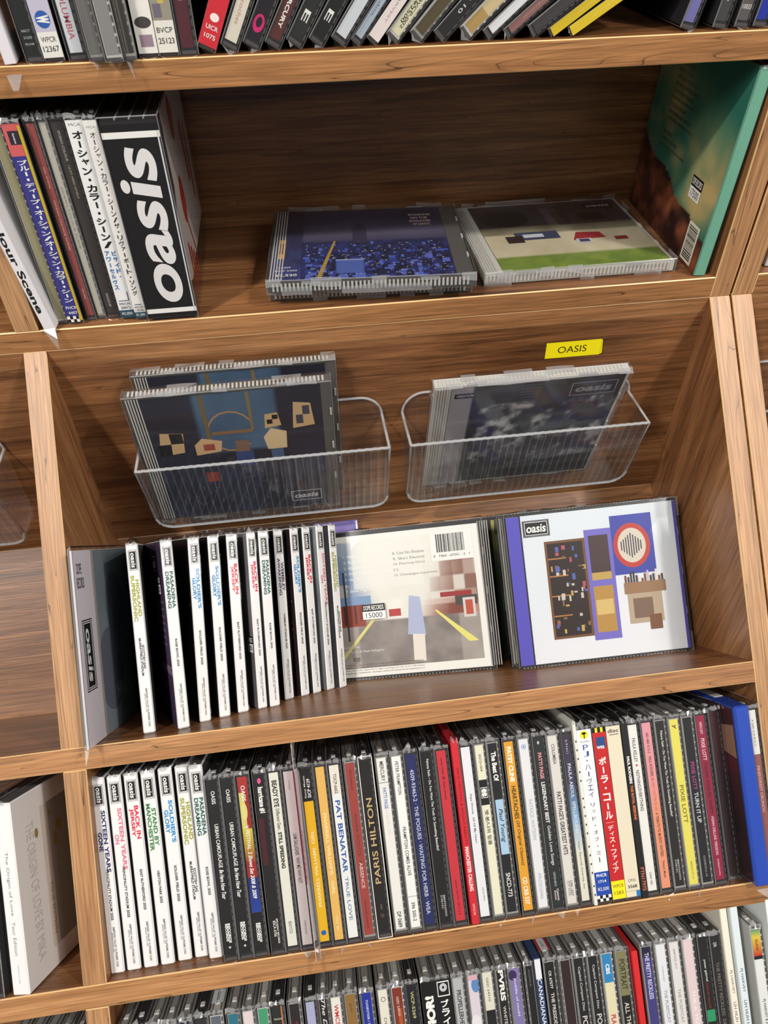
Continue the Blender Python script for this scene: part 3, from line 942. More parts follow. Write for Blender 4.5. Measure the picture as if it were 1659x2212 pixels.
    J(425.9, 'maroon spine and spaced capitals', 'maroon', (140, 32, 62), [t('MERCURY', .04, .115, 1.6, (226, 190, 196)), t('PIXIE LOTT', .14, .275, 2.3, (236, 200, 206)), t('YOUNG FOOLISH HAPPY', .285, .60, 2.1, (70, 14, 26)), t('ASIAN DELUXE VERSION', .615, .85, 1.7, (226, 190, 196)), t('DG9006/277 079-4', .875, .975, 1.0, (226, 190, 196))]),
]
labs = row_labels(D, 'lower row')
xs = [d['x'] for d in D] + [437.5]
for i, d in enumerate(D):
    nxt = xs[i + 1] - xs[i]
    if d['kind'] == 's':
        sacd(tilt(d['x'] + 1.6, SD - .2, d['w'], 0, -.75), labs[i], d['title'], d['col'], d['venue'], 'CDs in the lower sloping row', th=9.4, depth=124, covers=((40, 38, 60), (60, 58, 62)))
    elif d['kind'] == 'c':
        root = thing('cd_card_sleeve', labs[i], 'CD', tilt(d['x'] + 2.0, SD - .1, 0.6, 0, -.75), 'CDs in the lower sloping row')
        mb = MB()
        mb.cbox(0, d['th'], 0, 138, 0, d['H'], .5, 0, 0, d['bg'])
        obj('card_body', mb.mesh('card_body', ['prt']), root)
        P = spine_print(d['th'] - .8, d['H'] - 1, d['bg'], d['ops'])
        print_obj('spine_print', P, root, lambda u, v, h: (u + .4, -.03 - h, v + .5))
        film(root, d['th'], 138, d['H'], 3.0, 2.5)
    else:
        off = .1 if d.get('obi') else (1.0 if d.get('paper_frame') else 1.5)
        th = min(10.2, nxt - .15)
        if i + 1 < len(D) and D[i + 1]['kind'] == 'c':
            th = min(10.2, nxt + .9)
        if d.get('obi'):
            th = min(10.6, nxt - .1)
        th = max(8.2, th)
        tr = d.get('tray') or random.choice(['tray', 'tray', 'tray2'])
        rt = jewel(tilt(d['x'] - off * th / JW + 1.7, SD - .25, .3 + random.uniform(0, 1.6), 0, -.75), labs[i], d['bg'], d['ops'], 'CDs in the lower sloping row', thick=th, tray=tr, obi=d.get('obi', False))
        if d.get('paper_frame'):
            P = Print()
            P.frame(0, 0, 10.2, 125, .6, (226, 222, 212))
            print_obj('slipcase_frame', P, rt, lambda u, v, h: (u, -.06 - h, v))
# leaflet in film, squeezed out between two cases of that row
root = thing('paper_leaflet', 'pale leaflet in film sticking out beside the bright yellow spine', 'leaflet', tilt(138.9, SD + 5, -11, 2, -.9))
mb = MB()
mb.cbox(0, .5, 6, 80, 0, 146, .1, 0, 0, (222, 205, 206))
P = Print()
mb.cbox(-.05, .55, 6.0, 80, 52, 128, .1, 0, 0, (206, 60, 100))
obj('sheet', mb.mesh('sheet', ['prt']), root)
mb = MB()
mb.poly([(.25, 6, 0), (3.6, -3, 6), (3.0, -2, 132), (.25, 6, 146)], 0)
mb.poly([(3.6, -3, 6), (4.4, -3.6, 8), (3.9, -2.6, 130), (3.0, -2, 132)], 0)
mb.poly([(.3, 6, -2), (.8, .2, -9), (.3, 0, 14)], 0)
obj('film_edge', mb.mesh('film_edge', ['fold']), root)
# dark case half hidden, then the blue case in a bag and the last one
rt = jewel(tilt(438.9, SD - .25, 6, 0, -.75), 'dark CD case tucked behind the bulging blue case, lower sloping shelf', (44, 20, 26), [gr(0, .5, (70, 30, 36), (40, 18, 24))], 'CDs in the lower sloping row', thick=9.5)
root = thing('video_disc_case', 'bright blue plastic disc case in a loose clear bag, right of lower shelf', 'disc case', tilt(450.2, SD - .3, -9, 0, -.6))
mb = MB()
mb.cbox(0, 11.6, 0, 135, 0, 128, 1.6, 0, 0)
mb.box(2.4, 9.2, 30, 75, 128, 128.4, 1)
obj('case_body', mb.mesh('case_body', ['blue', 'tray3']), root)
P = Print()
P.grid(0, 2, 120, 126, 14, 14, lambda u, v: mixc((34, 24, 26), (84, 34, 44), fbm(u, v, 4, 5)))
P.poly([(96, 92), (119, 90), (119, 114), (98, 110)], (150, 112, 92))
P.rect(100, 78, 119, 90, (84, 30, 44))
print_obj('cover_print', P, root, lambda u, v, h: (-.03 - h, 123 - u, v))
q = random.Random(3)
mb = MB()
zs = [0, 15, 40, 70, 100, 118, 128]
for a, b in zip(zs[:-1], zs[1:]):
    mb.poly([(-1.5 + q.uniform(-.6, .6), -2, a), (6, -3 + q.uniform(-1, 1), a), (6, -3 + q.uniform(-1, 1), b), (-1.5, -2, b)], 0)
    mb.poly([(6, -3 + q.uniform(-1, 1), a), (15 + q.uniform(-1, 1), -1.5, a), (15, -1.5, b), (6, -3, b)], 0)
mb.poly([(-1.5, -2, 0), (15, -1.5, 0), (9, -4, -9)], 1)
mb.poly([(-1.5, -2, 128), (15, -1.5, 128), (12.5, 130, 129), (-.5, 130, 129)], 0)
mb.poly([(-1.5, -2, 0), (-1.5, -2, 128), (-.6, 130, 128), (-.6, 130, 0)], 0)
obj('plastic_bag', mb.mesh('plastic_bag', ['film', 'fold']), root)
jewel(tilt(463.2, SD - .25, -2, 0, -.5), 'CD with dusty brown spine and white top block, right end of lower sloping shelf', (142, 86, 82), [r(0, .27, (226, 224, 218)), t('P 540 519 810-2', .06, .22, 1.2, (90, 90, 90)), t('PINEFOREST CRUNCH', .34, .62, 2.0, (214, 170, 160))], 'CDs in the lower sloping row', thick=9.2)

# ------------------------------------------------------------------ bottom row
E = [
    J(2.5, 'grey plastic top', 'grey', (60, 58, 60)), J(12.8, 'dark smoky top', 'smoky', (40, 40, 42)), J(23.0, 'grey top catching light', 'grey', (70, 70, 70)),
    J(33.2, 'black top', 'black', (20, 24, 26)), J(43.4, 'navy sleeve', 'navy', (24, 30, 70), [t('PLATINUM', 0, .12, 2.2, (190, 180, 150))]), J(53.8, 'smoky top and blue-grey edge', 'smoky', (40, 40, 44)),
    J(64.0, 'grey top bearing a pale sticker', 'sticker-topped', (90, 100, 110), pale=True),
    J(75.7, 'teal spine', 'teal', (40, 110, 132)), J(85.5, 'blush white spine', 'blush', (222, 206, 208)), J(95.7, 'mint green spine', 'mint', (66, 150, 110)),
    J(105.2, 'black spine, cream lettering, orange edge', 'black', (34, 36, 34), [r(0, .2, (196, 120, 70), .86, 1), hz('Hootenan', .07, 5.4, 1.6, (210, 206, 180))]), J(116.7, 'dark spine with red specks', 'dark', (36, 26, 30), [r(.1, .2, (120, 30, 40), .5, .7)]),
    J(127.9, 'lavender spine', 'lavender', (166, 168, 200)), J(137.0, 'black spine and white script', 'black', (26, 26, 26), [t('The Devil', 0.0, .25, 2.6, (220, 216, 206), sh=.3)], tent=9),
    J(145.1, 'white spine and red catalogue letters', 'white', (226, 224, 216), [t('WMC5-', .04, .17, 2.6, (190, 40, 50), bold=.01)]), J(154.8, 'golden brown spine', 'golden brown', (140, 104, 50), [t('gold', .05, .1, 1.4, (90, 60, 30))]),
    J(165.9, 'royal blue spine', 'royal blue', (24, 44, 150), [t('7243837508 / 7243837', .04, .25, 1.3, (210, 214, 230))]), J(177.5, 'ivory spine and small ring', 'ivory', (224, 220, 206), [el(.055, 1.7, 1.7, (60, 60, 60)), el(.055, 1.3, 1.3, (224, 220, 206)), t('DELUXE', .16, .30, 1.6, (130, 126, 116))]),
    J(187.1, 'rust red speckled spine', 'rust red', (124, 46, 30), [r(.12, .3, (170, 84, 40), .4, .8), t('GED 24910', .05, .16, 1.4, (230, 190, 170))]), J(197.7, 'near-black spine, yellow number', 'near-black', (18, 20, 30), [t('VICP-5269', .035, .19, 2.0, (200, 200, 130))]),
    J(207.0, 'black strip and bold white letters', 'black-strip', (20, 18, 18), [t('AMOR!', .08, .34, 5.0, W_, flip=True, bold=.05)], obi=True), J(217.4, 'black strip, boxed note emblem', 'black-strip', (20, 18, 20), [r(.01, .095, W_, .08, .92), r(.016, .089, K_, .13, .87), el(.045, 2.6, 2.9, (190, 190, 196)), el(.045, .8, .9, K_), vt('ブライアン', .11, .36, 6.0, W_, .03)], obi=True),
    J(229.7, 'grey spine and spaced black capitals', 'grey', (178, 180, 182), [t('PROPELLERHEADS', .07, .33, 2.6, (50, 50, 52), bold=.01)]), J(240.3, 'pink and blue patterned spine', 'patterned', (214, 206, 216), [el(.06, 3, 5, (90, 134, 190), .75), r(0, .03, (212, 170, 180)), el(.28, 3.5, 6, (226, 224, 228), .4), r(.32, .5, (84, 100, 150), .4, 1)]),
    J(250.7, 'cream top block over black', 'cream-topped', K_, [r(0, .22, (220, 218, 200)), t('GED 24910', .03, .17, 1.3, (100, 96, 86))]), J(260.8, 'black spine and jagged white capitals', 'black', (26, 24, 24), [t('PVRIS', .0, .18, 3.4, W_, bold=.03), t('WHITE NOISE', .21, .42, 2.0, (214, 210, 200))]),
    J(269.9, 'violet patterned spine', 'violet', (126, 116, 168), [el(.04, 3, 3.5, (50, 36, 84), .3), t('puddle of mudd', .06, .28, 1.9, (220, 214, 230))]), J(281.0, 'black ridged spine', 'black', K_, [t('ATLANTIC 82', .02, .12, 1.3, (120, 116, 116))], flip=True),
    dict(kind='c', x=287.4, desc='white-to-navy card spine', short='navy card', bg=(50, 64, 100), th=5.0, H=127, ops=[r(0, .11, (220, 222, 226)), t('CANADIANA', .11, .36, 2.4, (216, 220, 228))]),
    J(295.3, 'black spine, serif capitals, red top label', 'red-labelled', (20, 20, 20), [t('CK 67577', .05, .155, 1.6, W_), t('THE PRESIDENTS', .18, .42, 2.0, (222, 220, 214))], sticker=True), J(306.0, 'maroon-black dotted spine', 'maroon-black', (44, 26, 26), [t('PE', .42, .46, 2.4, (230, 210, 40))], flip=True),
    J(316.1, 'black spine and small-cap serif print', 'black', (24, 24, 26), [t('Capitol Compact Disc', .05, .31, 1.8, (206, 206, 204)), t('PORT', .34, .46, 3.0, (220, 218, 212))]), J(326.5, 'black spine and small-cap serif print', 'black', (24, 24, 26), [t('Capitol Compact Disc', .05, .31, 1.8, (206, 206, 204)), t('PORT', .34, .46, 3.0, (220, 218, 212))]),
    J(336.6, 'blue block above cream spine', 'blue-topped', (224, 216, 180), [r(0, .17, (44, 132, 190)), t('CBS', .06, .12, 2.4, W_, bold=.03), t('PLACIDO', .36, .5, 3.0, (196, 60, 90), bold=.02)]), J(347.2, 'olive block above black spine', 'olive-topped', (24, 22, 20), [r(0, .26, (128, 124, 84)), t('PORTRAIT', .045, .225, 3.4, (40, 38, 24)), t('ALL THAT', .30, .48, 2.6, (220, 216, 206))]),
    dict(kind='c', x=357.6, desc='thin bright red card spine', short='thin red', bg=(206, 44, 48), th=4.6, H=121, ops=[]),
    J(366.0, 'indigo spine and narrow white capitals', 'indigo', (62, 58, 124), [r(0, .06, (30, 26, 60)), t('THE PRETTY RECKLESS', .035, .31, 2.6, (206, 204, 226), bold=.01)]), J(376.6, 'white spine set low under clear hinge', 'white', (226, 228, 234), [t('interscope', .13, .22, 1.0, (130, 130, 140)), t('THE PUSSYCAT DOLLS', .27, .56, 1.9, (140, 142, 152))], tray='tray3'),
    J(386.7, 'white spine with faint grey print', 'white', (222, 220, 218), [t('0044 0725 3717', .04, .16, 1.3, (130, 128, 126)), t('THE PUSSYCAT DOLLS', .28, .58, 1.8, (150, 148, 148))]), J(397.0, 'pale pink spine', 'pale pink', (224, 204, 206), [t('THE A TEAM', .3, .55, 1.6, (244, 238, 238))]),
    J(408.0, 'black spine and small lower-case print', 'black', (26, 24, 24), [t('peter gabriel', .13, .26, 1.9, (206, 220, 206)), t('secret world', .27, .42, 1.7, (150, 40, 46)), r(.43, .5, (40, 150, 100))]), J(417.4, 'black spine, thin outline', 'black', (30, 28, 30), [t('SR', .04, .07, 2.2, (200, 200, 200)), t('THE PRETTY RECKLESS  DEATH', .16, .6, 2.2, (120, 112, 104))], tray='tray'),
    dict(kind='c', x=425.8, desc='tall ivory card spine', short='tall ivory', bg=(232, 226, 210), th=5.2, H=141, ops=[t('PJ HARVEY', .31, .43, 1.9, (120, 120, 120)), t('UH HUH HER - DEMOS', .47, .74, 1.9, (120, 120, 120))]),
    dict(kind='c', x=433.4, desc='tall pale blue card spine', short='tall blue', bg=(214, 224, 228), th=5.8, H=141, ops=[t('PJ HARVEY', .31, .43, 1.9, (90, 100, 110)), t('UH HUH HER - DEMOS', .47, .74, 1.9, (90, 100, 110))]),
    J(447.9, 'white spine under a rainbow block', 'rainbow-topped', (226, 228, 226), [gr(0, .05, (70, 150, 110), (220, 200, 60)), gr(.05, .16, (220, 190, 60), (190, 40, 40)), r(.16, .18, K_), t('ISLAND', .06, .13, 1.5, (90, 40, 30)), t('PJ HARVEY & JOHN PARISH', .42, .7, 2.0, (90, 90, 90))]),
]
labs = row_labels(E, 'bottom row')
xs = [d['x'] for d in E] + [458.3]
for i, d in enumerate(E):
    nxt = xs[i + 1] - xs[i]
    if d['kind'] == 'c':
        root = thing('cd_card_sleeve', labs[i], 'CD', tilt(d['x'] + 2.0, SE - .1, 0.6, 0, -.75), 'CDs in the bottom row')
        mb = MB()
        mb.cbox(0, d['th'], 0, 128, 0, d['H'], .5, 0, 0, d['bg'])
        obj('card_body', mb.mesh('card_body', ['prt']), root)
        P = spine_print(d['th'] - .8, d['H'] - 1, d['bg'], d['ops'])
        print_obj('spine_print', P, root, lambda u, v, h: (u + .4, -.03 - h, v + .5))
        continue
    off = .1 if d.get('obi') else 1.5
    th = max(8.2, min(10.2, nxt - .15))
    if i + 1 < len(E) and E[i + 1]['kind'] == 'c':
        th = min(10.2, nxt + .9)
    tr = d.get('tray') or random.choice(['tray', 'tray2', 'tray2', 'tray2', 'tray3'])
    s = SE - .25
    rt = jewel(tilt(d['x'] - off * th / JW + 1.9, s, .3 + random.uniform(0, 1.2), 0, -.75), labs[i], d['bg'], d['ops'], 'CDs in the bottom row', thick=th, tray=tr, obi=d.get('obi', False), flip=d.get('flip', False), tent=d.get('tent', 3.5))
    if d.get('sticker') or d.get('pale'):
        P = Print()
        P.rect(1, 4, 9.2, 19, (206, 212, 214))
        if d.get('sticker'):
            P.rect(1, 4, 2.6, 19, (196, 50, 56)); P.rect(7.8, 4, 9.2, 19, (196, 50, 56))
        P.text('CK67577' if d.get('sticker') else '6002', 5.2, 12, 9, 2.2, (50, 50, 54), 90)
        print_obj('top_sticker', P, rt, lambda u, v, h: (u, v + 6, 125.06 + h))
root = thing('paper_sleeve', 'plain white paper sleeve at the right end of the bottom row', 'sleeve', tilt(461.5, SE - .2, -1, 0, -.7))
mb = MB(); mb.cbox(0, 3, 0, 138, 0, 143, .3, 0, 0, (226, 232, 230))
obj('sheet', mb.mesh('sheet', ['prt']), root)
# left neighbour compartment of the bottom row
for i, x in enumerate((-69, -58.5, -48, -37.5, -27)):
    jewel(tilt(x, SE - .25, 1, 0, -.7), f"dark CD case left of the divider in the bottom row, {ORD[5 - i]} from the divider", (50, 48, 50), [], 'CDs at bottom left', tray='tray2', tent=3)

# ------------------------------------------------------------------ left compartment of the lower shelf: card box and one case
root = thing('cd_box_set', 'thick white card box with grey cover standing left of the divider', 'CD box', tilt(-60.6, SD - .2, 1.5, -12.6, -.9))
mb = MB()
mb.cbox(0, 12.2, 0, 126, 0, 126, .8, 0, 0, (232, 232, 230), None, [(200, 200, 200), (222, 219, 217), (236, 236, 236), (200, 200, 200), (220, 220, 220), (90, 90, 92)])
obj('card_body', mb.mesh('card_body', ['prt']), root)
P = Print()
P.text('The Origin of Love', 5.8, 73, 42, 2.6, (120, 120, 122), -90)
P.text('Tour Edition', 5.8, 37, 22, 2.2, (130, 130, 132), -90)
P.text('0602537 21458', 6, 14, 12, .8, (180, 180, 182), -90)
print_obj('spine_print', P, root, lambda u, v, h: (u, -.04 - h, v))
P = Print()
P.grid(34, 14, 124, 112, 10, 10, lambda u, v: mixc((150, 152, 150), (120, 122, 120), u))
P.poly([(80, 30), (124, 14), (124, 98), (104, 96), (92, 84), (98, 70), (88, 52), (98, 40)], (26, 24, 26))
P.rect(30, 14, 38, 112, (206, 196, 186))
for (u, v, a, b) in ((24, 96, 2.0, 3.4), (40, 104, 1.6, 2.4), (50, 92, 3, 4), (62, 104, 2, 6), (44, 84, 2, 5), (70, 94, 3, 3)):
    P.ell(u, v, a, b, (150, 128, 66), 12)
P.text('THE ORIGIN OF LOVE BY MIKA', 17, 60, 92, 8.5, (198, 194, 192), -90, 0)
P.text('TOUR EDITION', 34, 40, 36, 3.2, (160, 140, 120), -90)
print_obj('cover_print', P, root, lambda u, v, h: (12.2 + .03 + h, u, v))
film(root, 12.2, 126, 126, 2, 3)
jewel(tilt(-75.2, SD - .2, 2, -12, -.9), 'CD with red and yellow spine beside the thick white card box', (70, 24, 30), [gr(.3, .42, (206, 160, 40), (110, 30, 30)), gr(.42, 1, (90, 20, 40), (30, 16, 26))], 'CDs in the lower sloping row')

# ------------------------------------------------------------------ display shelf of the sloping rack
PT = {'H': (('HIGHLAND', 'SUPERSONIC'), OLIVE, ('SCOTTISH GAS', 'MURRAYFIELD STADIUM'), 'olive'), 'P': (('PASADENA', 'DREAMING'), DGRN, ('ROSE BOWL 2025',), 'dark green'),
      'S': (("SOLDIER'S", 'GLORY'), BLUE, ('SOLDIER FIELD 2025',), 'sky-blue'), 'B': (('BACK IN', 'JERSEY'), RED, ('EAST RUTHERFORD 2025',), 'red'),
      'W': (('WEMBLEY', 'AWAKENING'), PURP, ('WEMBLEY STADIUM 2025',), 'plum'), 'X': (('SIXTEEN YEARS', 'ON'), PINK, ('PRINCIPALITY STADIUM 2025',), 'pink')}
CR = [('H', 35.8, 12.9, 10.5), ('P', 59.3, 13.5, 20.5), ('S', 72.2, 25.9, 22), ('S', 85.3, 32.4, 23), ('B', 97.8, 39.7, 24), ('B', 112.2, 44.7, 27), ('P', 120.8, 46.0, 28),
      ('W', 131.1, 64.0, 34), ('S', 143.5, 70.0, 38), ('B', 152.9, 74.0, 41), ('X', 163.9, 80.3, 43), ('H', 174.0, 82.4, 45)]
cov = [((70, 84, 92), 0), ((72, 56, 86), 0), ((24, 18, 20), 0), ((20, 18, 22), 0), ((22, 20, 22), 0), ((120, 118, 122), 0), ((30, 30, 34), 0), ((18, 18, 20), 0), ((40, 28, 32), 0), ((26, 26, 28), 0), ((120, 128, 130), 0), ((30, 30, 34), 0)]
items = [dict(desc=f'white spine and {PT[k][3]} title', short=f'{PT[k][3]}-titled') for k, *_ in CR]
labs = row_labels(items, 'display shelf')
for i, (k, x, wd, yaw) in enumerate(CR):
    ti, co, ve, _ = PT[k]
    dep = min(113, (127 - wd - 8.3 * math.sin(math.radians(yaw))) / math.cos(math.radians(yaw)))
    P = Print()
    base = cov[i][0]
    P.grid(.5, .5, dep - .5, 131.5, 8, 14, lambda u, v, b=base, i=i: mixc(tuple(c * .62 for c in b), tuple(min(255, c * 1.25) for c in b), fbm(u, v, 4, i)))
    if i == 1:
        P.text('DREAMING', dep - 22, 40, 40, 6.5, (150, 140, 156), 0, .02)
        for j in range(7):
            P.text('ROSE BOWL PASADENA', dep - 22, 88 - j * 5, 26, 1.5, (150, 140, 156))
        logo_spine(P, dep - 44, 110, dep - 28, 122, 0)
    if i in (2, 8):
        for j in range(40):
            P.ell(random.uniform(dep * .3, dep - 2), random.uniform(20, 95), .7, .9, (150, 70, 80), 6)
    th = 8.3 if i != 5 else 7.4
    rt = sacd(tilt(x, SC - .2, wd, yaw, 0 if i < 2 else 1.7), labs[i], ti, co, ve, 'card sleeve CDs on the display shelf', th=th, depth=dep, covers=(base, (60, 60, 64)), side=P, tail=4.5)
    if i == 1:
        P = Print(); sticker(P, dep - 24, 94, 11, 13, '32000')
        print_obj('price_sticker', P, [c for c in rt.children if c.name.startswith('cover_print')][0], lambda u, v, h, dep=dep: (-0.6 - h, dep - u, v))
    if i == 5:
        P = Print(); sticker(P, dep - 11, 42, 10, 12, '30000')
        print_obj('price_sticker', P, [c for c in rt.children if c.name.startswith('cover_print')][0], lambda u, v, h, dep=dep: (-0.6 - h, dep - u, v))
# the flat sleeve against the divider, its white band to the front
root = thing('cd_card_sleeve', 'card sleeve with white front band and grey cover, leaning on the left divider', 'CD', tilt(1.0, SC - .2, -11.5, -3.0, .3), 'card sleeve CDs on the display shelf')
mb = MB()
mb.cbox(4.4, 6.0, 0, 130, 0, 131, .3, 0, 0, (226, 220, 226), None, [(200, 200, 200), (120, 130, 136), (230, 226, 230), (90, 90, 90), (220, 220, 220), (200, 198, 200)])
obj('card_body', mb.mesh('card_body', ['prt']), root)
P = Print()
P.grid(32, .5, 129.5, 130.5, 18, 16, lambda u, v: mixc((92, 106, 114), (146, 156, 162), fbm(u, v, 3, 2) * .7 + .3 * (1 - u)))
P.ell(74, 88, 20, 26, (96, 106, 116), 28)
P.ell(56, 44, 26, 30, (104, 106, 122), 28)
for j in range(9):
    P.text('MURRAYFIELD 2025', 74, 84 - j * 4.2, 30, 1.7, (120, 130, 138))
P.text('HIGHLAND', 92, 26, 60, 11, (150, 160, 166), 0, .03)
P.rect(.4, .4, 32, 130.6, (222, 214, 222))
P.rect(32, .4, 36, 130.6, (176, 160, 152))
P.text('DOPE', 9, 118.5, 8.5, 7.4, (30, 30, 32), 0, .02)
P.text('RECORDS', 10, 109.0, 12.5, 7.4, (30, 30, 32), 0, .02)
P.frame(6.0, 36, 23.4, 84, .8, BLACK)
logo_spine(P, 7.6, 37.6, 21.8, 82.4)
print_obj('cover_print', P, root, lambda u, v, h: (6.03 + h, u, v))
mb = MB()
mb.poly([(6.5, -2, -1), (6.5, -2.5, 134), (6.8, 131, 133), (6.8, 131, 0)], 0)
mb.poly([(3.6, -1.5, 2), (6.5, -2, -1), (6.5, -2.5, 134), (3.6, -1.5, 132)], 1)
mb.poly([(3.8, -1.5, 1), (6.5, -2, -1), (5.0, -5, -9)], 1)
mb.poly([(6.5, -2.5, 134), (6.8, 131, 133), (4.2, 131, 132.5), (4.2, 0, 133)], 1)
obj('film_wrap', mb.mesh('film_wrap', ['film', 'fold']), root)


# --- pictures on the covers are plain stand-ins: patches in the colours of the print
def art_patches(W, H, bg, fn, n=26, m=26):
    P = Print()
    P.rect(0, 0, W, H, bg)
    P.grid(.3, .3, W - .3, H - .3, n, m, fn)
    return P


# back of a case: white card, barcode and list over a street-coloured patchwork
P = Print()
CW, CH = 137.0, 118.0
P.rect(0, 0, CW, CH, (228, 228, 222))


def street(u, v):
    """soft street-coloured patchwork: pale middle, coloured blocks at both sides, grey below"""
    n = fbm(u, v, 9, 6)
    cell = _NT[int(u * 13) % 64, int(v * 9) % 64]
    if v > .36:
        pale = mixc((214, 214, 206), (232, 230, 222), n)
        side = abs(u - .5) * 2
        bl = mixc((112, 66, 52), (206, 200, 190), cell) if u > .5 else mixc((96, 130, 176), (206, 196, 186), cell)
        if .36 < v < .5:
            bl = mixc(bl, (140, 56, 44), .6 * n + .1)
        c = mixc(pale, bl, max(0, (side - .34 + (.66 - v) * .5)) * 3.2 * (.6 + .4 * n))
        if v > .62 and .2 < u < .66:
            c = mixc(c, (226, 226, 220), .75)
    else:
        c = mixc((104, 98, 96), (160, 152, 146), n)
        if u < .2 or u > .86:
            c = mixc(c, (182, 174, 166), .55)
    return c


P.grid(4, 7, CW - 6, CH - 5, 84, 70, street)
P.poly([(8, 12), (44, 50), (47, 50), (12, 12)], (214, 206, 130))
P.poly([(128, 22), (96, 50), (94, 50), (120, 22)], (222, 214, 120))
P.rect(14, 42, 36, 60, (146, 60, 44)); P.rect(18, 44, 20, 60, (90, 40, 34)); P.rect(27, 44, 29, 60, (90, 40, 34))
P.rect(4, 60, 42, 67, (122, 150, 188))
P.rect(100, 60, 126, 64, (150, 44, 44)); P.rect(112, 52, 130, 60, (70, 66, 66)); P.rect(118, 42, 128, 58, (206, 200, 196)); P.rect(120, 44, 126, 56, (180, 80, 60))
P.poly([(70, 32), (85, 30), (83, 62), (74, 64)], (168, 178, 206)); P.poly([(73, 10), (83, 9), (84, 31), (74, 32)], (222, 216, 206))
P.rect(56, 48, 66, 54, (176, 60, 60)); P.rect(20, 30, 21.4, 88, (50, 52, 54))
for i, s in enumerate(('8. Cast No Shadow', "9. She's Electric", '10. Morning Glory', '11.', '12. Champagne Supernova')):
    P.text(s, 64 + len(s) * .78, 100 - i * 4.6, len(s) * 1.56, 2.3, (120, 118, 116))
for i, s in enumerate(('1. Hello', '2. Roll With It', '3. Wonderwall', "4. Don't Look Back In Anger", '5. Hey Now!', '6.', '7. Some Might Say')):
    P.text(s, 22 + len(s) * .74, 101 - i * 4.9, len(s) * 1.48, 2.3, (240, 240, 236), 0, .012)
P.rect(96, 90, CW - 6, CH - 4, (230, 230, 226))
x = 101.0
bq = random.Random(11)
while x < 124:
    wbar = bq.choice((.35, .5, .8, 1.0))
    P.rect(x, 97, x + wbar, 112, (26, 26, 28)); x += wbar + bq.choice((.3, .45, .7))
P.text('0   7464 - 67351 - 2   1', 113, 94, 30, 1.9, (40, 40, 40))
P.text('Produced by', 21, 25, 15, 2.3, (236, 234, 230)); P.text('Owen Morris & Noel Gallagher', 30, 21, 38, 2.3, (236, 234, 230))
for i in range(3):
    P.rect(22, 15.6 - i * 1.2, 28, 16.2 - i * 1.2, (50, 50, 52))
P.text('epic', 25, 12, 3.6, 1.0, (60, 60, 60))
for i, s in enumerate(('© 1995 Sony Music Entertainment (UK) Ltd./ ℗ 1995 Sony Music Entertainment', '(UK) Ltd./ Manufactured by Epic, A Division of Sony Music', 'New York, NY 10022-3211/ "Epic" and Reg. U.S. Pat. & Tm. Off. Marca', 'Registrada./ WARNING: All Rights Reserved. Unauthorized duplication is a')):
    P.text(s, 48, 8.4 - i * 2.2 + 1.6, 66, 1.15, (88, 88, 88))
rt = face_cd(tilt(164.0, SC - .3, 109.5, -11.0, 0), 'CD case turned back outwards, white rear card with barcode and price sticker', P, 'face-out CDs on the display shelf', hinge_right=True, x0=1.6, cw=CW, hw=4)
P = Print(); sticker(P, 0, 0, 19, 12.5, '15000')
print_obj('price_sticker', P, [c for c in rt.children if c.name.startswith('cover_print')][0], lambda u, v, h: (u + 36, -1.3 - h, v + 50))
# purple sleeve behind it
root = thing('cd_card_sleeve', 'lilac card sleeve peeping out behind the case with the barcode', 'CD', tilt(165, SC - .2, 121.5, 0, 0), 'face-out CDs on the display shelf')
mb = MB(); mb.cbox(0, 39, 0, 6, 0, 134.5, .8, 0, 0, (122, 108, 176), None, [(122, 108, 176), (232, 230, 232), (124, 110, 178), (100, 90, 140), (100, 90, 140), (90, 84, 130)])
obj('card_body', mb.mesh('card_body', ['prt']), root)
P = Print(); P.grid(.8, .8, 37, 133.5, 5, 12, lambda u, v: mixc((104, 92, 160), (150, 138, 200), fbm(u, v, 4, 3))); P.rect(37, .8, 38.4, 133.5, (232, 230, 232)); P.rect(37.1, 112, 38.3, 126, K_)
print_obj('cover_print', P, root, lambda u, v, h: (u, -.03 - h, v))
# green cover behind
Pg = art_patches(124, 119, (120, 118, 60), lambda u, v: mixc(mixc((44, 58, 40), (54, 110, 84), min(1, v * 2)), (190, 176, 90), max(0, v - .45) * 2 * fbm(u, v, 5, 4) + (.4 if v > .8 else 0)))
Pg.frame(6, 10, 26, 30, .8, (170, 150, 70)); Pg.rect(12, 14, 16, 24, (150, 130, 60))
face_cd(tilt(305.5, SC - .3, 117.0, 0, 0), 'CD case with mottled green cover half hidden behind the white cover', Pg, 'face-out CDs on the display shelf')
# case behind and the white cover in front
face_cd(tilt(314.5, SC - .3, 77.5, -2.4, 0), 'sealed CD case directly behind the front white-covered case', art_patches(124, 119, (90, 90, 160), lambda u, v: mixc((80, 80, 160), (120, 120, 190), fbm(u, v, 3, 1)), 8, 8), 'face-out CDs on the display shelf', tray='tray4')
P = Print()
P.rect(0, 0, 126, 119.5, (216, 224, 230))
P.grid(.2, .2, 125.8, 119.3, 20, 20, lambda u, v: mixc((206, 218, 226), (226, 226, 232), fbm(u, v, 3, 7) * .6 + .4 * (1 - v)))
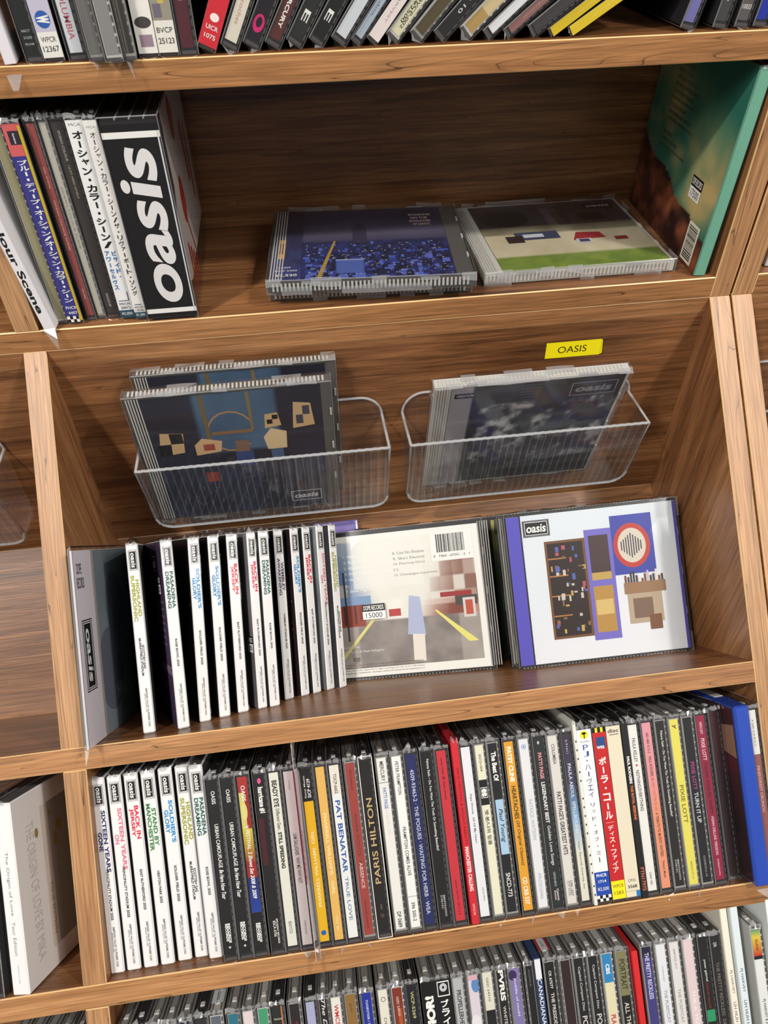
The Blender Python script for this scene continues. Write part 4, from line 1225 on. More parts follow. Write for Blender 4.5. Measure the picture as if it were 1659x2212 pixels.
# plain blocks in the print's colours: brown, violet, ochre, blue, red, tan
q = random.Random(21)
P.rect(17, 18, 50, 97, (112, 74, 44)); P.rect(19, 20, 48, 95, (40, 27, 24))
for v in (36, 52, 68, 82):
    P.rect(19, v, 34, v + 1, (176, 120, 62))
for k in range(46):
    u, v = q.uniform(20, 46), q.uniform(22, 90)
    P.rect(u, v, u + q.uniform(1, 3), v + q.uniform(1, 5), q.choice([(190, 160, 90), (196, 190, 180), (176, 84, 100), (130, 96, 64), (84, 96, 170), (70, 50, 40)]))
P.rect(50, 14, 72, 103, (112, 104, 190)); P.rect(53, 62, 69, 98, (66, 48, 48)); P.rect(53, 20, 69, 57, (176, 136, 66)); P.rect(54, 34, 68, 46, (206, 178, 112)); P.rect(53, 62, 69, 68, (186, 156, 80))
P.rect(72, 64, 106, 112, (56, 66, 160)); P.ell(88, 87, 15, 18, (184, 58, 46), 36); P.ell(88, 87, 11.5, 14, (206, 198, 184), 36)
for k in range(9):
    P.rect(79 + k * 2, 77 + abs(k - 4) * 1.6, 80 + k * 2, 97 - abs(k - 4) * 1.6, (60, 58, 74))
P.rect(78, 48, 112, 57, (146, 112, 82)); P.rect(80, 24, 108, 48, (176, 158, 134)); P.rect(84, 28, 100, 44, (120, 96, 78)); P.rect(96, 18, 106, 30, (118, 80, 56))
for k in range(14):
    P.rect(79 + k * 2.3, 57, 80.6 + k * 2.3, 58.5 + q.uniform(1, 9), q.choice([(222, 214, 206), (120, 60, 50), (190, 180, 190), (60, 50, 50)]))
rt = face_cd(tilt(317.4, SC - .3, 66.5, -3.0, 0), 'CD case facing out with white cover and violet side strip, right of shelf', P, 'face-out CDs on the display shelf', x0=14.0)
Q = Print(); Q.frame(1.2, 102, 22.6, 115.2, .5, BLACK); logo_spine(Q, 2, 102.8, 21.8, 114.4, 0)
print_obj('logo_print', Q, rt, lambda u, v, h: (u + 14, 1.2 - h, v + 2.4))
Q = Print(); Q.rect(0, 0, 10.6, 119, (84, 78, 180))
print_obj('side_strip', Q, rt, lambda u, v, h: (u + 2, 1.1 - h, v + 2.6))
Q = Print(); Q.rect(0, 0, 2.6, 119, (70, 66, 150))
print_obj('side_strip', Q, rt, lambda u, v, h: (u + 138.0, 1.0 - h, v + 2.6))

# ------------------------------------------------------------------ label strip on the back panel
root = thing('name_label', 'bright yellow paper strip label stuck on the back panel', 'label', Matrix.Translation(Vector((353.4, -.15, -56.6)) * MM))
P = Print()
P.rect(0, .6, 42.4, 13.9, (240, 226, 22))
P.text('OASIS', 20.6, 7.2, 22.5, 5.6, (40, 36, 16), 0)
mb = MB()
P.into(mb, lambda u, v, h: (u, -h, v + .05 * (1 - u / 21)))
mb.poly([(42.4, -.04, .6), (44.2, -1.2, 2.4), (43.2, -.9, 13.4), (42.4, -.04, 13.9)], 0, (240, 226, 22))
obj('paper_strip', mb.mesh('paper_strip', ['prt']), root)
# ------------------------------------------------------------------ clear ribbed holders on the vertical back panel
def tube(mb, pts, rad, mat=0, n=6, closed=False):
    m = len(pts)
    rings = []
    for i in range(m):
        a = Vector(pts[i - 1] if (i or closed) else pts[0]); b = Vector(pts[(i + 1) % m] if (i < m - 1 or closed) else pts[-1])
        d = (b - a).normalized()
        up = Vector((0, 0, 1)) if abs(d.z) < .9 else Vector((0, 1, 0))
        e1 = d.cross(up).normalized(); e2 = d.cross(e1)
        rings.append([Vector(pts[i]) + (e1 * math.cos(6.2832 * k / n) + e2 * math.sin(6.2832 * k / n)) * rad for k in range(n)])
    for i in range(m - (0 if closed else 1)):
        for k in range(n):
            mb.poly([rings[i][k], rings[i][(k + 1) % n], rings[(i + 1) % m][(k + 1) % n], rings[(i + 1) % m][k]], mat)


def holder(x0, label):
    W, ZT, ZR, ZB_, YF, YB, RC = 183.0, -75.0, -92.0, -163.5, -43.0, -26.5, 13.0
    root = thing('acrylic_holder', label, 'holder', Matrix.Translation(Vector((x0, -1.2, 0)) * MM), 'clear ribbed holders on the back panel')

    def yf(z): return YB + (YF - YB) * (z - ZB_) / (ZR - ZB_)
    # back plate with rounded upper corners
    mb = MB()
    out = [(0, ZB_), (W, ZB_), (W, ZR)]
    for k in range(1, 9):
        a = k * math.pi / 16
        out.append((W - 17 + 17 * math.cos(a), ZR + (ZT - ZR) * math.sin(a)))
    for k in range(0, 9):
        a = math.pi / 2 + k * math.pi / 16
        out.append((17 + 17 * math.cos(a), ZR + (ZT - ZR) * math.sin(a)))
    mb.poly([(x, -1.8, z) for x, z in out])
    mb.poly([(x, 0, z) for x, z in out][::-1])
    bp = obj('back_plate', mb.mesh('back_plate', ['acr']), root)
    mb = MB()
    tube(mb, [(x, -.9, z) for x, z in out[2:]], 1.0)
    obj('rim', mb.mesh('rim', ['acr_rim'], True), bp)
    # fluted front
    mb = MB()
    n = 33 * 6
    prof = []
    for i in range(n + 1):
        x = W * i / n
        d = min(x, W - x)
        zb = ZB_ + (RC - math.sqrt(max(0, RC * RC - (RC - d) ** 2)) if d < RC else 0)
        rib = .75 * (1 - abs(math.sin(math.pi * 33 * i / n)))
        prof.append((x, zb, rib))
    nz = 4
    for i in range(n):
        for j in range(nz):
            q = []
            for (k, l) in ((i, j), (i + 1, j), (i + 1, j + 1), (i, j + 1)):
                x, zb, rib = prof[k]
                z = zb + (ZR - zb) * l / nz
                q.append((x, yf(z) + rib + 1.0, z))
            mb.poly(q)
            q2 = [(a, yf(c) - 1.0, c) for a, b, c in q]
            mb.poly(q2)
    fp = obj('front_panel', mb.mesh('front_panel', ['acr'], True), root)
    mb = MB()
    for i in range(3, n - 2, 6):  # hazy strips imitate the light streaks along the ribs
        x, zb, rib = prof[i]
        mb.poly([(x - .55, yf(zb) - 1.12, zb), (x + .55, yf(zb) - 1.12, zb), (x + .55, yf(ZR) - 1.12, ZR), (x - .55, yf(ZR) - 1.12, ZR)])
    obj('rib_streaks', mb.mesh('rib_streaks', ['acr_streak']), fp)
    mb = MB()
    tube(mb, [(x, yf(ZR) + rib * .6, ZR) for x, zb, rib in prof[::2]], 1.15)
    obj('rim', mb.mesh('rim', ['acr_rim'], True), fp)
    mb = MB()
    tube(mb, [(x, yf(zb) + rib * .6 - .4, zb - .3 - .25 * math.cos(math.pi * 66 * k / n)) for k, (x, zb, rib) in enumerate(prof)][::2], 1.1)
    obj('rim', mb.mesh('rim', ['acr_rim'], True), fp)
    for x in (0.0, W):
        mb = MB()
        m = 10
        for i in range(m):
            a, b = i / m, (i + 1) / m
            rb = lambda s: .5 * abs(math.sin(math.pi * 5 * s)) * (1 if x else -1) * -1
            p = [(x + rb(a), yf(ZB_ + RC) * a, ZB_ + RC), (x + rb(b), yf(ZB_ + RC) * b, ZB_ + RC), (x + rb(b), yf(ZR) * b, ZR), (x + rb(a), yf(ZR) * a, ZR)]
            mb.poly(p)
            mb.poly([(u + (-1.6 if x else 1.6), v, z) for u, v, z in p])
        sp = obj('side_panel', mb.mesh('side_panel', ['acr']), root)
        mb = MB()
        tube(mb, [(x, 0, ZR), (x, yf(ZR), ZR), (x, yf(ZB_ + RC), ZB_ + RC)], 1.1)
        obj('rim', mb.mesh('rim', ['acr_rim'], True), sp)
    mb = MB()
    mb.box(4, W - 4, YB - .6, -1, ZB_, ZB_ + 1.6)
    obj('base', mb.mesh('base', ['acr']), root)
    return root


holder(45.0, 'clear ribbed acrylic holder on the back panel, left one holding two CDs')
holder(244.0, 'clear ribbed acrylic holder on the back panel, under the yellow label')
holder(-238.0, 'clear ribbed acrylic holder cut off by the left picture edge')
holder(XR + T + 12, 'clear ribbed acrylic holder cut off by the right picture edge')


def stage(u, v):
    c = mixc((26, 24, 34), (44, 46, 62), fbm(u, v, 4, 1))
    if v > .55 and .3 < u < .75:
        c = mixc((40, 56, 84), (86, 116, 140), fbm(u, v, 3, 3))
    if v < .42:
        c = mixc((20, 22, 40), (52, 60, 92), fbm(u, v, 5, 5) ** 1.4)
    return c


def stage_art():
    P = art_patches(128, 119.5, (30, 30, 38), stage, 34, 30)
    tan, br = (190, 158, 116), (120, 92, 62)
    for a, b in ((0, 1), (1, 2), (2, 3), (3, 4)):
        pass
    pts = [(62 + 17 * math.cos(.5 + k * .36), 84 + 19 * math.sin(.5 + k * .36)) for k in range(15)]
    for p, q in zip(pts[:-1], pts[1:]):
        P.poly([p, q, (q[0] * .93 + 62 * .07, q[1] * .93 + 84 * .07), (p[0] * .93 + 62 * .07, p[1] * .93 + 84 * .07)], (168, 128, 84))
    P.rect(44, 70, 47, 119, (110, 92, 60)); P.rect(76, 84, 78.5, 119, (120, 104, 74)); P.rect(48, 82, 77, 85, (128, 96, 64))
    P.poly([(8, 66), (26, 68), (28, 86), (12, 88)], tan); P.poly([(8, 66), (17, 67), (18, 77), (9, 77)], K_); P.poly([(18, 77), (27, 77), (27, 86), (18, 87)], K_)
    P.poly([(34, 64), (52, 66), (54, 76), (40, 80), (34, 74)], (196, 160, 120)); P.rect(40, 68, 48, 74, (150, 66, 54))
    P.poly([(86, 84), (98, 86), (96, 98), (87, 97)], tan); P.rect(88, 88, 92, 92, K_); P.rect(92, 92, 96, 96, K_)
    P.poly([(106, 82), (122, 84), (120, 104), (108, 106)], tan); P.rect(109, 86, 114, 94, (60, 62, 80)); P.rect(114, 94, 119, 102, (60, 62, 80))
    P.poly([(86, 64), (100, 64), (101, 80), (90, 84), (84, 76)], (206, 180, 140)); P.rect(88, 52, 97, 64, (66, 90, 118))
    P.rect(63, 64, 73, 75, (120, 92, 78)); P.rect(62, 50, 75, 64, (46, 66, 110)); P.rect(37, 36, 46, 46, (140, 58, 38))
    q = random.Random(4)
    for k in range(34):
        u = q.uniform(14, 88); v = q.uniform(10, 30)
        P.poly([(u, v), (u + .5, v), (u + q.uniform(-3, 3), v + q.uniform(3, 9))], (118, 132, 140))
    P.frame(98, 6, 122, 17, .6, (206, 202, 206)); P.text('oasis', 110, 11.5, 19, 5, (206, 202, 206), 0, .03, .18)
    return P


sa = stage_art()
face_cd(level(47.5, -25.0, -160.8, 0, 0, 4.5), 'CD case with dark stage-coloured cover, front one in the left holder', sa, 'CDs in the clear holders', x0=6, tray='tray4')
face_cd(level(52.5, -14.2, -156.5, 0, 0, .6), 'CD case with dark stage-coloured cover, rear one in the left holder', sa, 'CDs in the clear holders', x0=6, tray='tray4')


def band(u, v):
    g = fbm(u, v, 15, 3)
    c = mixc((28, 30, 36), (74, 78, 90), fbm(u, v, 5, 2))
    if .2 < v < .82:
        c = mixc(c, (186, 184, 184), max(0, g - .5) * 4.2)
    if u < .12:
        c = (150, 146, 150)
    return c


P = art_patches(126, 119.5, (40, 42, 50), band, 76, 70)
P.rect(3, 108, 18, 113, K_); P.text('CREATION', 10.5, 110.5, 12, 2.4, W_)
P.frame(88, 100, 122, 114, .7, (150, 150, 158)); P.text('oasis', 105, 107, 27, 6.4, (150, 150, 158), 0, .03, .18)
for i in range(7):
    P.text('SUPERSONIC', 58, 116 - i * 3.2, 15, 2.0, (96, 98, 110), 0, .02)
rt = face_cd(level(258.5, -15.2, -161.0, 0, 0, 16.0), 'CD case with grey crowd-like cover leaning forward in the right holder', P, 'CDs in the clear holders', tray='tray3', x0=13)

# ------------------------------------------------------------------ upper shelf: standing cases on the left
root = thing('paper_sleeve', 'white paper sleeve with black lettering in film, leftmost on the upper shelf', 'sleeve', level(4.6, -3, .3, -2, -7))
mb = MB(); mb.cbox(0, 7.4, 0, 120, 0, 132, .5, 0, 0, (232, 230, 234))
obj('card_body', mb.mesh('card_body', ['prt']), root)
P = Print(); P.text('Ocean Colour Scene', 3.6, 66, 106, 4.3, (24, 24, 26), -90, .03)
print_obj('spine_print', P, root, lambda u, v, h: (u, -.04 - h, v))
mb = MB()
mb.poly([(-.4, -1, 2), (7.8, -1, 2), (7.9, -5, -4), (6.0, -6, -12)], 0)
mb.poly([(-.4, -1, 2), (6.0, -6, -12), (-.8, -3, -3)], 1)
mb.poly([(-.3, -.7, 2), (7.7, -.7, 2), (7.7, -.7, 134), (-.3, -.7, 134)], 1)
obj('film_wrap', mb.mesh('film_wrap', ['fold', 'film']), root)
SILV = (204, 202, 196)
B = [
    J(11.2, 'olive grey spine', 'olive grey', (150, 144, 112), [], tray='tray3', th=7.6, y=5),
    J(19.2, 'blue strip and white vertical lettering', 'blue-strip', (58, 56, 134), [r(0, .14, (206, 96, 96)), r(.03, .09, (46, 40, 52), .2, .9), t('fontana', .04, .085, 1, W_, 0), vt('ブルー・ディープ・オーシャン/オーシャン・カラー・シーン', .155, .885, 6.2, W_, .02), hz('PHCR', .915, 7.2, 2.0, W_, .01), hz('4407', .945, 6.0, 2.0, W_, .01), r(.965, 1, W_), r(.965, .983, K_, .2, .4), r(.965, .983, K_, .6, .8), r(.983, 1, K_, 0, .2), r(.983, 1, K_, .4, .6), r(.983, 1, K_, .8, 1)], obi=True, th=9.9, y=4, edge=(196, 172, 40)),
    J(30.2, 'dull red spine', 'dull red', (150, 74, 70), [t('DEL AMITRI', .2, .3, 1.2, (210, 160, 150)), t('OCEAN COLOUR SCENE', .36, .62, 1.4, (214, 170, 160)), t('MCD 60008', .84, .9, 1.0, (220, 190, 180))], th=6.8, y=7),
    J(37.2, 'pale grey spine', 'pale grey', (188, 184, 172), [t('OCEAN COLOUR SCENE', .3, .62, 1.4, (110, 106, 100))], th=5.6, y=8, tray='tray2'),
    J(43.0, 'black spine with tiny white print', 'black', (60, 54, 52), [t('OCEAN COLOUR', .04, .18, 1.2, (190, 186, 180)), t('I JUST NEED MYSELF', .2, .36, 1.2, (190, 180, 150)), t('SANXD189', .88, .96, 1.4, (190, 186, 180))], th=9.6, y=8),
    J(53.4, 'white strip, bold black Japanese lettering', 'white-strip', (236, 237, 236), [hz('MCA', .02, 7, 1.5, (60, 60, 60)), vt('オーシャン・カラー・シーン/', .045, .61, 6.6, (24, 24, 26), .035), vt('アワーセルヴス', .62, .84, 3.2, (36, 110, 180), .02, .28), vt('ビサイド・', .62, .78, 3.2, (36, 110, 180), .02, .72), r(.90, .903, (40, 60, 110), .15, .85), r(.85, .90, (40, 60, 110), .82, .86), hz('MVCM', .92, 7, 1.8, (50, 60, 80)), hz('20072', .942, 6.6, 1.8, (50, 60, 80)), r(.957, 1, (44, 76, 96)), hz('¥2,000', .978, 7.4, 2.2, W_)], obi=True, th=9.7, y=5),
    J(63.4, 'slim white strip, fine Japanese lettering', 'slim white-strip', (234, 232, 228), [hz('MCA', .03, 7, 1.2, (120, 120, 120)), vt('オーシャン・カラー・シーン/ザ・リヴァーボート・ソング', .05, .87, 4.6, (40, 40, 42), .01), r(.92, .923, (40, 60, 110), .2, .8), hz('MVCM', .938, 7, 1.5, (50, 60, 80)), hz('13036', .955, 7, 1.5, (50, 60, 80)), r(.967, 1, (44, 76, 96)), hz('¥1,300', .983, 8, 2.0, W_)], obi=True, th=7.4, y=3),
]
labs = row_labels(B, 'upper shelf')
for lb, d in zip(labs, B):
    rt = jewel(level(d['x'], d['y'], .3, 0, 0), lb, d['bg'], d['ops'], 'CDs standing at left of the upper shelf', thick=d['th'], tray=d.get('tray', 'tray'), obi=d.get('obi', False), tent=3.5, tail=3)
    if d.get('edge'):
        P = Print(); P.rect(0, 0, 1.6, 119, d['edge'])
        print_obj('strip_edge', P, rt, lambda u, v, h: (u + 8.5, -.5 - h, v + 3))
# fat clear box
root = thing('cd_box_set', 'thick clear CD box with big white logo on black, upper shelf', 'CD box', level(71.6, -1.2, .3, 0, 0))
BW = 33.6
mb = MB(); mb.box(1.2, BW - 1.2, 1.6, 138, 1.5, 122.5, 0)
for x in (9, 17, 25):
    mb.box(x, x + .7, 3, 138, 122.5, 123.2, 1)
obj('inner_cases', mb.mesh('inner_cases', ['tray', 'tray2']), root)
obj('case_shell', shared('fatshell', lambda: shell_mesh(BW, 142, 125)), root)
P = Print()
P.rect(0, 0, 32.6, 118, K_)
P.rect(0.2, 110.6, 32.4, 114, W_); P.rect(.2, 2.6, 32.4, 5.8, W_); P.rect(30.8, 2.6, 31.7, 114, (214, 216, 220))
P.text('oasis', 15.2, 58, 96, 23, (224, 222, 222), 90, .026, .14, 0, 10)
print_obj('spine_card', P, root, lambda u, v, h: (u + .5, 1.5 - h, v + 2.6))
P = Print()
P.rect(16, 20, 134, 122, (214, 206, 202))
P.poly([(0, 60), (16, 80), (16, 20), (4, 24), (0, 30)], (206, 200, 198))
red = (178, 26, 26)
P.ell(58, 108, 9, 13, red); P.poly([(60, 96), (74, 112), (72, 114), (58, 100)], red); P.ell(44, 62, 10, 15, red); P.poly([(44, 48), (60, 20), (62, 22), (46, 50)], red)
P.poly([(90, 96), (100, 96), (104, 56), (96, 56)], red); P.rect(110, 40, 116, 90, red)
for k in range(4):
    P.rect(24 + k * 9, 6, 29 + k * 9, 40 - k * 6, red)
print_obj('side_print', P, root, lambda u, v, h: (BW - 1.1 + h, u + 2, v))

# flat cases
def night(u, v):
    if v > .52:
        return mixc((38, 36, 62), (96, 92, 116), max(0, 1 - abs(v - .62) * 5) * .6 + fbm(u, v, 3, 2) * .25)
    return mixc((20, 22, 48), (52, 62, 130), fbm(u, v, 11, 3) ** 1.5 * 1.3)


P = art_patches(126, 119.5, (30, 30, 50), night, 42, 36)
q = random.Random(8)
for k in range(300):
    v = 60 * (1 - (k / 300) ** .7) + q.uniform(-1, 1); u = q.uniform(21, 121); s_ = .35 + (1 - v / 64) * .9
    P.rect(u, max(1, v - 2), min(125.5, u + q.uniform(1.5, 6) * s_), max(2.5, v + q.uniform(.5, 5) * s_), q.choice([(30, 32, 66), (46, 60, 130), (62, 80, 168), (24, 24, 44), (84, 100, 180), (40, 44, 96), (26, 26, 50)]))
for k in range(160):
    v = q.uniform(2, 56); u = q.uniform(22, 123)
    P.rect(u, v, u + q.uniform(.4, 2.0), v + .45, q.choice([(210, 206, 150), (190, 204, 236), (226, 220, 190)]))
P.rect(44, 8, 64, 28, (58, 78, 150)); P.rect(44, 28, 64, 30, (140, 150, 186))
for k in range(12):
    P.rect(45, 9 + k * 1.6, 63, 9.5 + k * 1.6, (100, 124, 196))
for k in range(22):
    P.rect(31 + k * .55, 2 + k * 2.7, 34.4 + k * .46, 4 + k * 2.7, (188, 154, 66))
P.rect(57, 56, 67, 86, (50, 46, 70)); P.rect(59, 86, 65, 92, (44, 40, 62))
for i, s in enumerate(('STANDING', 'ON THE', 'SHOULDER', 'OF GIANTS')):
    P.text(s, 106 + len(s) * .4, 105 - i * 6, 17 if i in (0, 2) else 13, 3.8, (196, 176, 170), 0, .03)
P.grid(0, 0, 20, 119.5, 8, 40, lambda u, v: mixc((36, 32, 52), (62, 74, 140), fbm(u, v, 9, 9) * (1.25 - v * 1.3)))
P.rect(3, 34, 8, 66, (206, 150, 50)); P.rect(4, 42, 7, 60, (120, 80, 30)); P.text('¥2,520', 10, 8, 15, 4, W_, 0, .01); P.text('EICP 2400', 10, 15, 15, 2, W_); P.text('OASIS', 8, 20, 10, 2, W_)
face_cd(level(152.2, 3.4, 20.9, -4.6, 0, -90), 'CD case lying flat with dark blue city-lights cover, top of two', P, 'CDs lying flat on the upper shelf', tray='tray4', x0=3)
face_cd(level(152.8, 14.0, 10.4, -3.8, 0, -90), 'sealed CD case lying flat beneath the dark blue one', None, 'CDs lying flat on the upper shelf', tray='tray4')


def yard(u, v):
    if v > .62:
        return mixc((38, 34, 40), (96, 88, 92), fbm(u, v, 4, 1) * (1.3 if u > .45 else .5))
    if v > .5:
        return mixc((96, 90, 70), (150, 144, 120), fbm(u, v, 8, 2))
    if v > .2:
        return mixc((206, 198, 172), (176, 164, 136), fbm(u, v, 7, 3))
    return mixc((84, 110, 40), (140, 156, 70), fbm(u, v, 14, 4))


P = art_patches(124, 119.5, (60, 60, 56), yard, 36, 34)
P.ell(24, 92, 20, 16, (28, 30, 28)); P.rect(64, 74, 110, 100, (74, 62, 58)); P.rect(70, 78, 76, 112, (60, 50, 48)); P.rect(84, 80, 104, 94, (40, 34, 34)); P.rect(24, 50, 58, 64, (52, 60, 84)); P.rect(30, 54, 46, 60, (190, 196, 206))
P.rect(16, 46, 29, 58, (38, 26, 26))
P.poly([(66, 44), (92, 46), (90, 56), (72, 58)], (150, 36, 44)); P.rect(68, 38, 80, 46, (190, 190, 192)); P.rect(70, 40, 78, 45, (60, 66, 90)); P.rect(98, 40, 108, 46, (130, 40, 34))
P.rect(94, 102, 119, 112, K_); P.text('oasis', 106.5, 107, 20, 5, (190, 184, 184), 0, .03, .18)
face_cd(level(304.6, 12.4, 10.5, 0, 0, -90), 'CD case lying flat with grey, sandy and green cover, right one', P, 'CDs lying flat on the upper shelf', tray='tray3', x0=14.5)

# tall green card book against the end panel
root = thing('cd_card_book', 'green and tan landscape card book standing against the right end panel', 'CD book', level(456.6, 3, .3, -3.4, 2.0))
mb = MB()
mb.cbox(0, 9, 0, 146, 0, 132, .9, 0, 0, (96, 150, 128), None, [(90, 130, 110), (90, 130, 110), (110, 170, 146), (90, 120, 100), (60, 40, 30), (90, 130, 110)])
obj('card_body', mb.mesh('card_body', ['prt']), root)
P = Print()


def sky(u, v):
    c = mixc((34, 96, 84), (58, 128, 108), fbm(u, v, 3, 2))
    cl = fbm(u, v * .9, 4, 6)
    band_ = max(0, 1 - abs((v - .52) + (u - .45) * .35) * 2.3)
    c = mixc(c, (196, 172, 116), max(0, cl - .33) * 3.2 * band_)
    rk = .40 - .26 * u + .05 * vn(u, 0, 9, 3)
    if v < rk:
        c = mixc((44, 26, 24), (150, 84, 54), max(0, fbm(u, v, 9, 8) - .35) * 2)
    return c


P.grid(.8, .8, 145.2, 131.2, 70, 64, sky)
for i, s in enumerate(('1. FORT KNOX', '2. HOLY MOUNTAIN', '3. KEEP ON REACHING', '4. BEAUTIFUL WORLD', '5. SHE TAUGHT ME HOW TO FLY', '6. BE CAREFUL WHAT YOU WISH FOR', '7. BLACK & WHITE SUNSHINE', '8. INTERLUDE (WEDNESDAY PART 1)', '9. IF LOVE IS THE LAW', '10. THE MAN WHO BUILT THE MOON', '11. END CREDITS (WEDNESDAY PART 2)', '', 'BONUS TRACK:', '12. DEAD IN THE WATER', '(LIVE AT RTE 2FM STUDIOS, DUBLIN)')):
    if s:
        P.text(s, 34 + len(s) * .72, 122 - i * 4.6, len(s) * 1.45, 2.4, (60, 52, 34))
x = 120.0
bq = random.Random(5)
P.rect(118, 3, 136, 30, (226, 222, 206))
z = 5.0
while z < 28:
    hb = bq.choice((.4, .6, .9)); P.rect(120, z, 134, z + hb, (40, 36, 34)); z += hb + bq.choice((.4, .6, .8))
print_obj('cover_print', P, root, lambda u, v, h: (-.03 - h, 146 - u, v))
P = Print(); sticker(P, 0, 0, 18, 15, '17500')
print_obj('price_sticker', P, [c for c in root.children if c.name.startswith('cover_print')][0], lambda u, v, h: (-.55 - h, 146 - (u + 104), v + 42))
film(root, 9, 146, 132, 1.2, 2, False)

# ------------------------------------------------------------------ top shelf row
root = thing('paper_sleeve', 'white film-wrapped sleeve hanging over the top shelf edge, far left', 'sleeve', level(34.5, -14, ZA - 4, 5, -3))
mb = MB(); mb.cbox(0, 6, 14, 110, 4.4, 136, .4, 0, 0, (226, 222, 230)); obj('card_body', mb.mesh('card_body', ['prt']), root)
mb = MB()
mb.poly([(-1, 13, 0), (7, 13, 0), (7, 13, 136), (-1, 13, 136)], 1); mb.poly([(-1, 13, 0), (7, 13, 0), (4, 6, -6), (1, 6, -6)], 0); mb.poly([(7, 13, 0), (7, 13, 136), (7, 60, 136), (7, 60, 0)], 1)
obj('film_wrap', mb.mesh('film_wrap', ['fold', 'film']), root)
A = [
    J(43.6, 'black-green spine and tiny white print', 'black-green', (28, 34, 32), [hz('NKCT', .91, 4.6, 1.1, (200, 200, 196)), hz('21233', .935, 4.6, 1.1, (200, 200, 196)), hz('¥2,548', .96, 5, 1.1, (200, 200, 196))], th=9.2, lean=-3),
    J(53.2, 'lavender strip and round blue emblem', 'lavender-strip', (192, 188, 206), [vt('ー', .70, .80, 5, (60, 60, 80)), el(.86, 3.6, 3.9, (48, 92, 168)), t('W', .845, .875, 5, W_, bold=.06, flip=False), r(.905, 1, (226, 226, 220)), hz('WPCR', .932, 7.4, 2.4, (70, 70, 70), .01), hz('12367', .967, 8, 2.6, (60, 60, 60), .01)], obi=True, th=10.4, lean=-3),
    J(65.4, 'white spine and red capitals', 'white', (214, 220, 226), [t('COLUMBIA', .75, .95, 2.6, (196, 96, 116), flip=False)], th=10.2, lean=-3),
    J(77.0, 'smoky empty spine', 'smoky', (110, 108, 106), [], th=8.0, lean=-2, tray='tray2', y=-4),
    J(85.6, 'clear grey spine, drooping film', 'clear grey', (138, 136, 136), [], th=9.6, lean=-2, tray='tray3', y=-7, tail=9),
    J(95.4, 'thin dark spine', 'thin dark', (52, 50, 46), [r(0, 1, (96, 92, 78), .2, .4)], th=6.2, lean=-1, tray='tray2', y=-5, tail=8),
    J(102.2, 'white strip and dark oval emblem', 'white-strip', (230, 228, 222), [t('J00004', .70, .80, 1.8, (130, 126, 124)), el(.885, 4.2, 2.6, (70, 66, 66)), r(.93, .975, (150, 130, 146), .2, .85)], obi=True, th=10.3),
    J(112.7, 'white strip and small picture', 'picture-strip', (226, 224, 216), [vt('ツ', .68, .74, 5, (50, 50, 50)), r(.76, .88, (150, 144, 130)), r(.77, .82, (196, 176, 90), .4, .7), r(.82, .87, (110, 104, 120), .1, .5), hz('BVCP', .915, 8, 2.4, (70, 70, 70)), hz('25123', .955, 8, 2.6, (60, 60, 60))], obi=True, th=10.3),
    J(123.4, 'burgundy spine', 'burgundy', (84, 36, 46), [el(.8, 2, 3, (130, 90, 90))], th=10.2),
]
labs = row_labels(A, 'top shelf')
for lb, d in zip(labs, A):
    jewel(level(d['x'] + (JW * 0 if d.get('lean', 0) <= 0 else 0), d.get('y', 2), ZA + .3, 0, d.get('lean', 0) * .5), lb, d['bg'], d['ops'], 'CDs on the top shelf', thick=d['th'], tray=d.get('tray', 'tray'), obi=d.get('obi', False), tail=d.get('tail', 4))
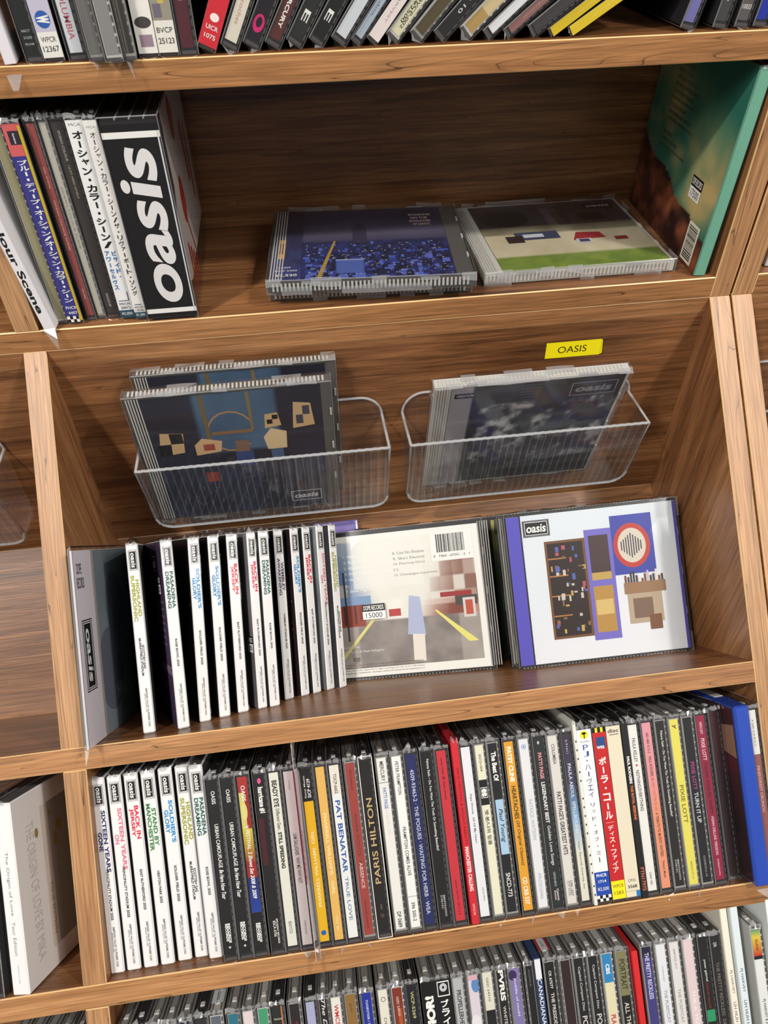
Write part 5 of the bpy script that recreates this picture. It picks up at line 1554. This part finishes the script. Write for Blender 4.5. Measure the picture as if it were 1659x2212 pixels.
A2 = [
    (142.0, 'leaning red strip and white print', 'red-strip', (202, 44, 56), [vt('アイナ', .62, .82, 5.4, W_, .02), el(.885, 2.4, 2.0, (240, 226, 226)), hz('UICR', .925, 6.4, 2.2, W_, .01), hz('1075', .96, 6, 2.2, W_, .01)], dict(obi=True)),
    (154.1, 'leaning ivory spine', 'ivory', (220, 214, 198), [t('Ricochet', .8, .93, 1.8, (190, 150, 140))], {}),
    (165.8, 'leaning black spine, magenta print', 'magenta', (30, 24, 34), [r(.55, .80, (206, 56, 120)), el(.93, 3, 4.5, (206, 40, 112)), el(.925, 1.6, 2.6, (34, 26, 40))], {}),
    (176.7, 'leaning maroon spine, white capitals', 'maroon', (86, 44, 42), [t('MERCURY', .78, .95, 2.0, W_, bold=.02)], {}),
    (188.7, 'leaning blackish spine, white monogram', 'blackish', (38, 42, 40), [t('E', .88, .93, 3, W_)], {}),
    (200.3, 'leaning jet spine, white monogram', 'jet', (22, 24, 26), [t('E', .88, .93, 3, W_), t('FALL', .7, .82, 1.6, (110, 110, 100))], {}),
    (212.4, 'leaning silver-white spine', 'silver-white', (206, 212, 218), [t('NEAR', .72, .80, 2.2, (110, 116, 122))], {}),
    (220.6, 'leaning slim steel-blue spine', 'steel-blue', (168, 180, 196), [t('columbia', .72, .9, 1.4, (110, 120, 136))], dict(thick=7.0)),
    (229.6, 'leaning blush-white card spine', 'blush-white', (222, 212, 210), [t('HARVEST', .78, .92, 1.4, (160, 150, 150))], dict(thick=8.4, obi=True)),
    (241.5, 'leaning cream spine, stacked black print', 'cream', (216, 212, 180), [t('CONNECTED', .6, .8, 3.0, (80, 78, 66)), t('BVCP-002', .82, .97, 1.6, (70, 68, 56), .9), t('¥2500', .84, .95, 1.6, (70, 68, 56), -.9)], dict(tray='tray3')),
    (254.6, 'leaning bronze spine', 'bronze', (84, 74, 52), [], dict(tray='tray2')),
    (267.2, 'leaning charcoal spine, white print', 'charcoal', (34, 34, 36), [t('ISLAND 10', .66, .9, 1.8, (200, 200, 200))], {}),
    (282.0, 'leaning gold foil spine', 'gold', (176, 146, 88), [r(.5, .9, (206, 186, 140))], dict(tray='tray3')),
    (293.4, 'leaning bright white spine', 'bright white', (224, 226, 230), [], {}),
    (304.5, 'leaning dusty rose spine', 'dusty rose', (140, 100, 94), [t('records', .8, .92, 1.4, (176, 140, 134))], {}),
    (319.0, 'leaning grey-black spine', 'grey-black', (64, 60, 62), [], {}),
    (329.4, 'leaning mustard yellow card spine', 'mustard', (206, 180, 40), [t('yellow', .55, .8, 1.4, (224, 206, 110))], dict(thick=5.2, obi=True)),
    (340.8, 'leaning bright yellow card spine', 'yellow card', (214, 188, 44), [t('yellow', .55, .8, 1.4, (228, 210, 116))], dict(thick=5.4, obi=True)),
]
items = [dict(desc=a[1], short=a[2]) for a in A2]
labs = row_labels(items, 'top shelf')
ang = {0: 24, 17: 58.5}
for i, (bx, _, _, bg, ops, k) in enumerate(A2):
    th = 26 + (bx - 142) / (340 - 142) * 32.5
    tk = k.pop('thick', 10.0)
    if i:
        tk = min(tk, (bx - A2[i - 1][0]) * math.cos(math.radians(th)) - .25)
    c, s_ = math.cos(math.radians(th)), math.sin(math.radians(th))
    rt = jewel(level(bx - tk * c, 1.5 + random.uniform(0, 2), ZA + .3 + tk * s_, 0, th), labs[i], bg, ops, 'CDs on the top shelf', thick=tk, tail=3.0, tent=3, **k)
    room = (401 - bx) / s_          # short cases where the row leans towards the upright ones
    if room < 130:
        rt.scale.z = max(.5, room / 132)
A3 = [(404.5, 12, 0, 'lavender spine on a black case', (112, 112, 170), [t('virgin', .78, .9, 1.2, (190, 190, 220))]), (424.0, 8, 0, 'dark grey spine and pale tiny print', (66, 66, 68), [t('GRAND', .72, .92, 1.8, (214, 214, 190))]),
      (437.2, 6.4, 0, 'grey spine and white catalogue number', (92, 88, 88), [hz('UICC', .9, 5.8, 2.2, W_), hz('10033', .945, 5.8, 2.2, W_)]), (448.6, 5.6, 0, 'royal blue spine', (26, 50, 160), [])]
items = [dict(desc=a[3], short=a[3].split()[0]) for a in A3]
labs = row_labels(items, 'right of top shelf')
for lb, (x, ln, yw, _, bg, ops) in zip(labs, A3):
    s_ = math.sin(math.radians(ln))
    jewel(level(x, 3, ZA + .3 + 9.4 * s_, yw, ln), lb, bg, ops, 'CDs on the top shelf', thick=9.4, tail=3)
# neighbour rack: a white sleeve on its shelf
root = thing('paper_sleeve', 'white sleeve on the right-hand rack, cut off by the picture edge', 'sleeve', level(XR + T + 10, 10, .3, -8, 0))
mb = MB(); mb.cbox(0, 6, 0, 125, 0, 130, .5, 0, 0, (214, 216, 220)); obj('card_body', mb.mesh('card_body', ['prt']), root)
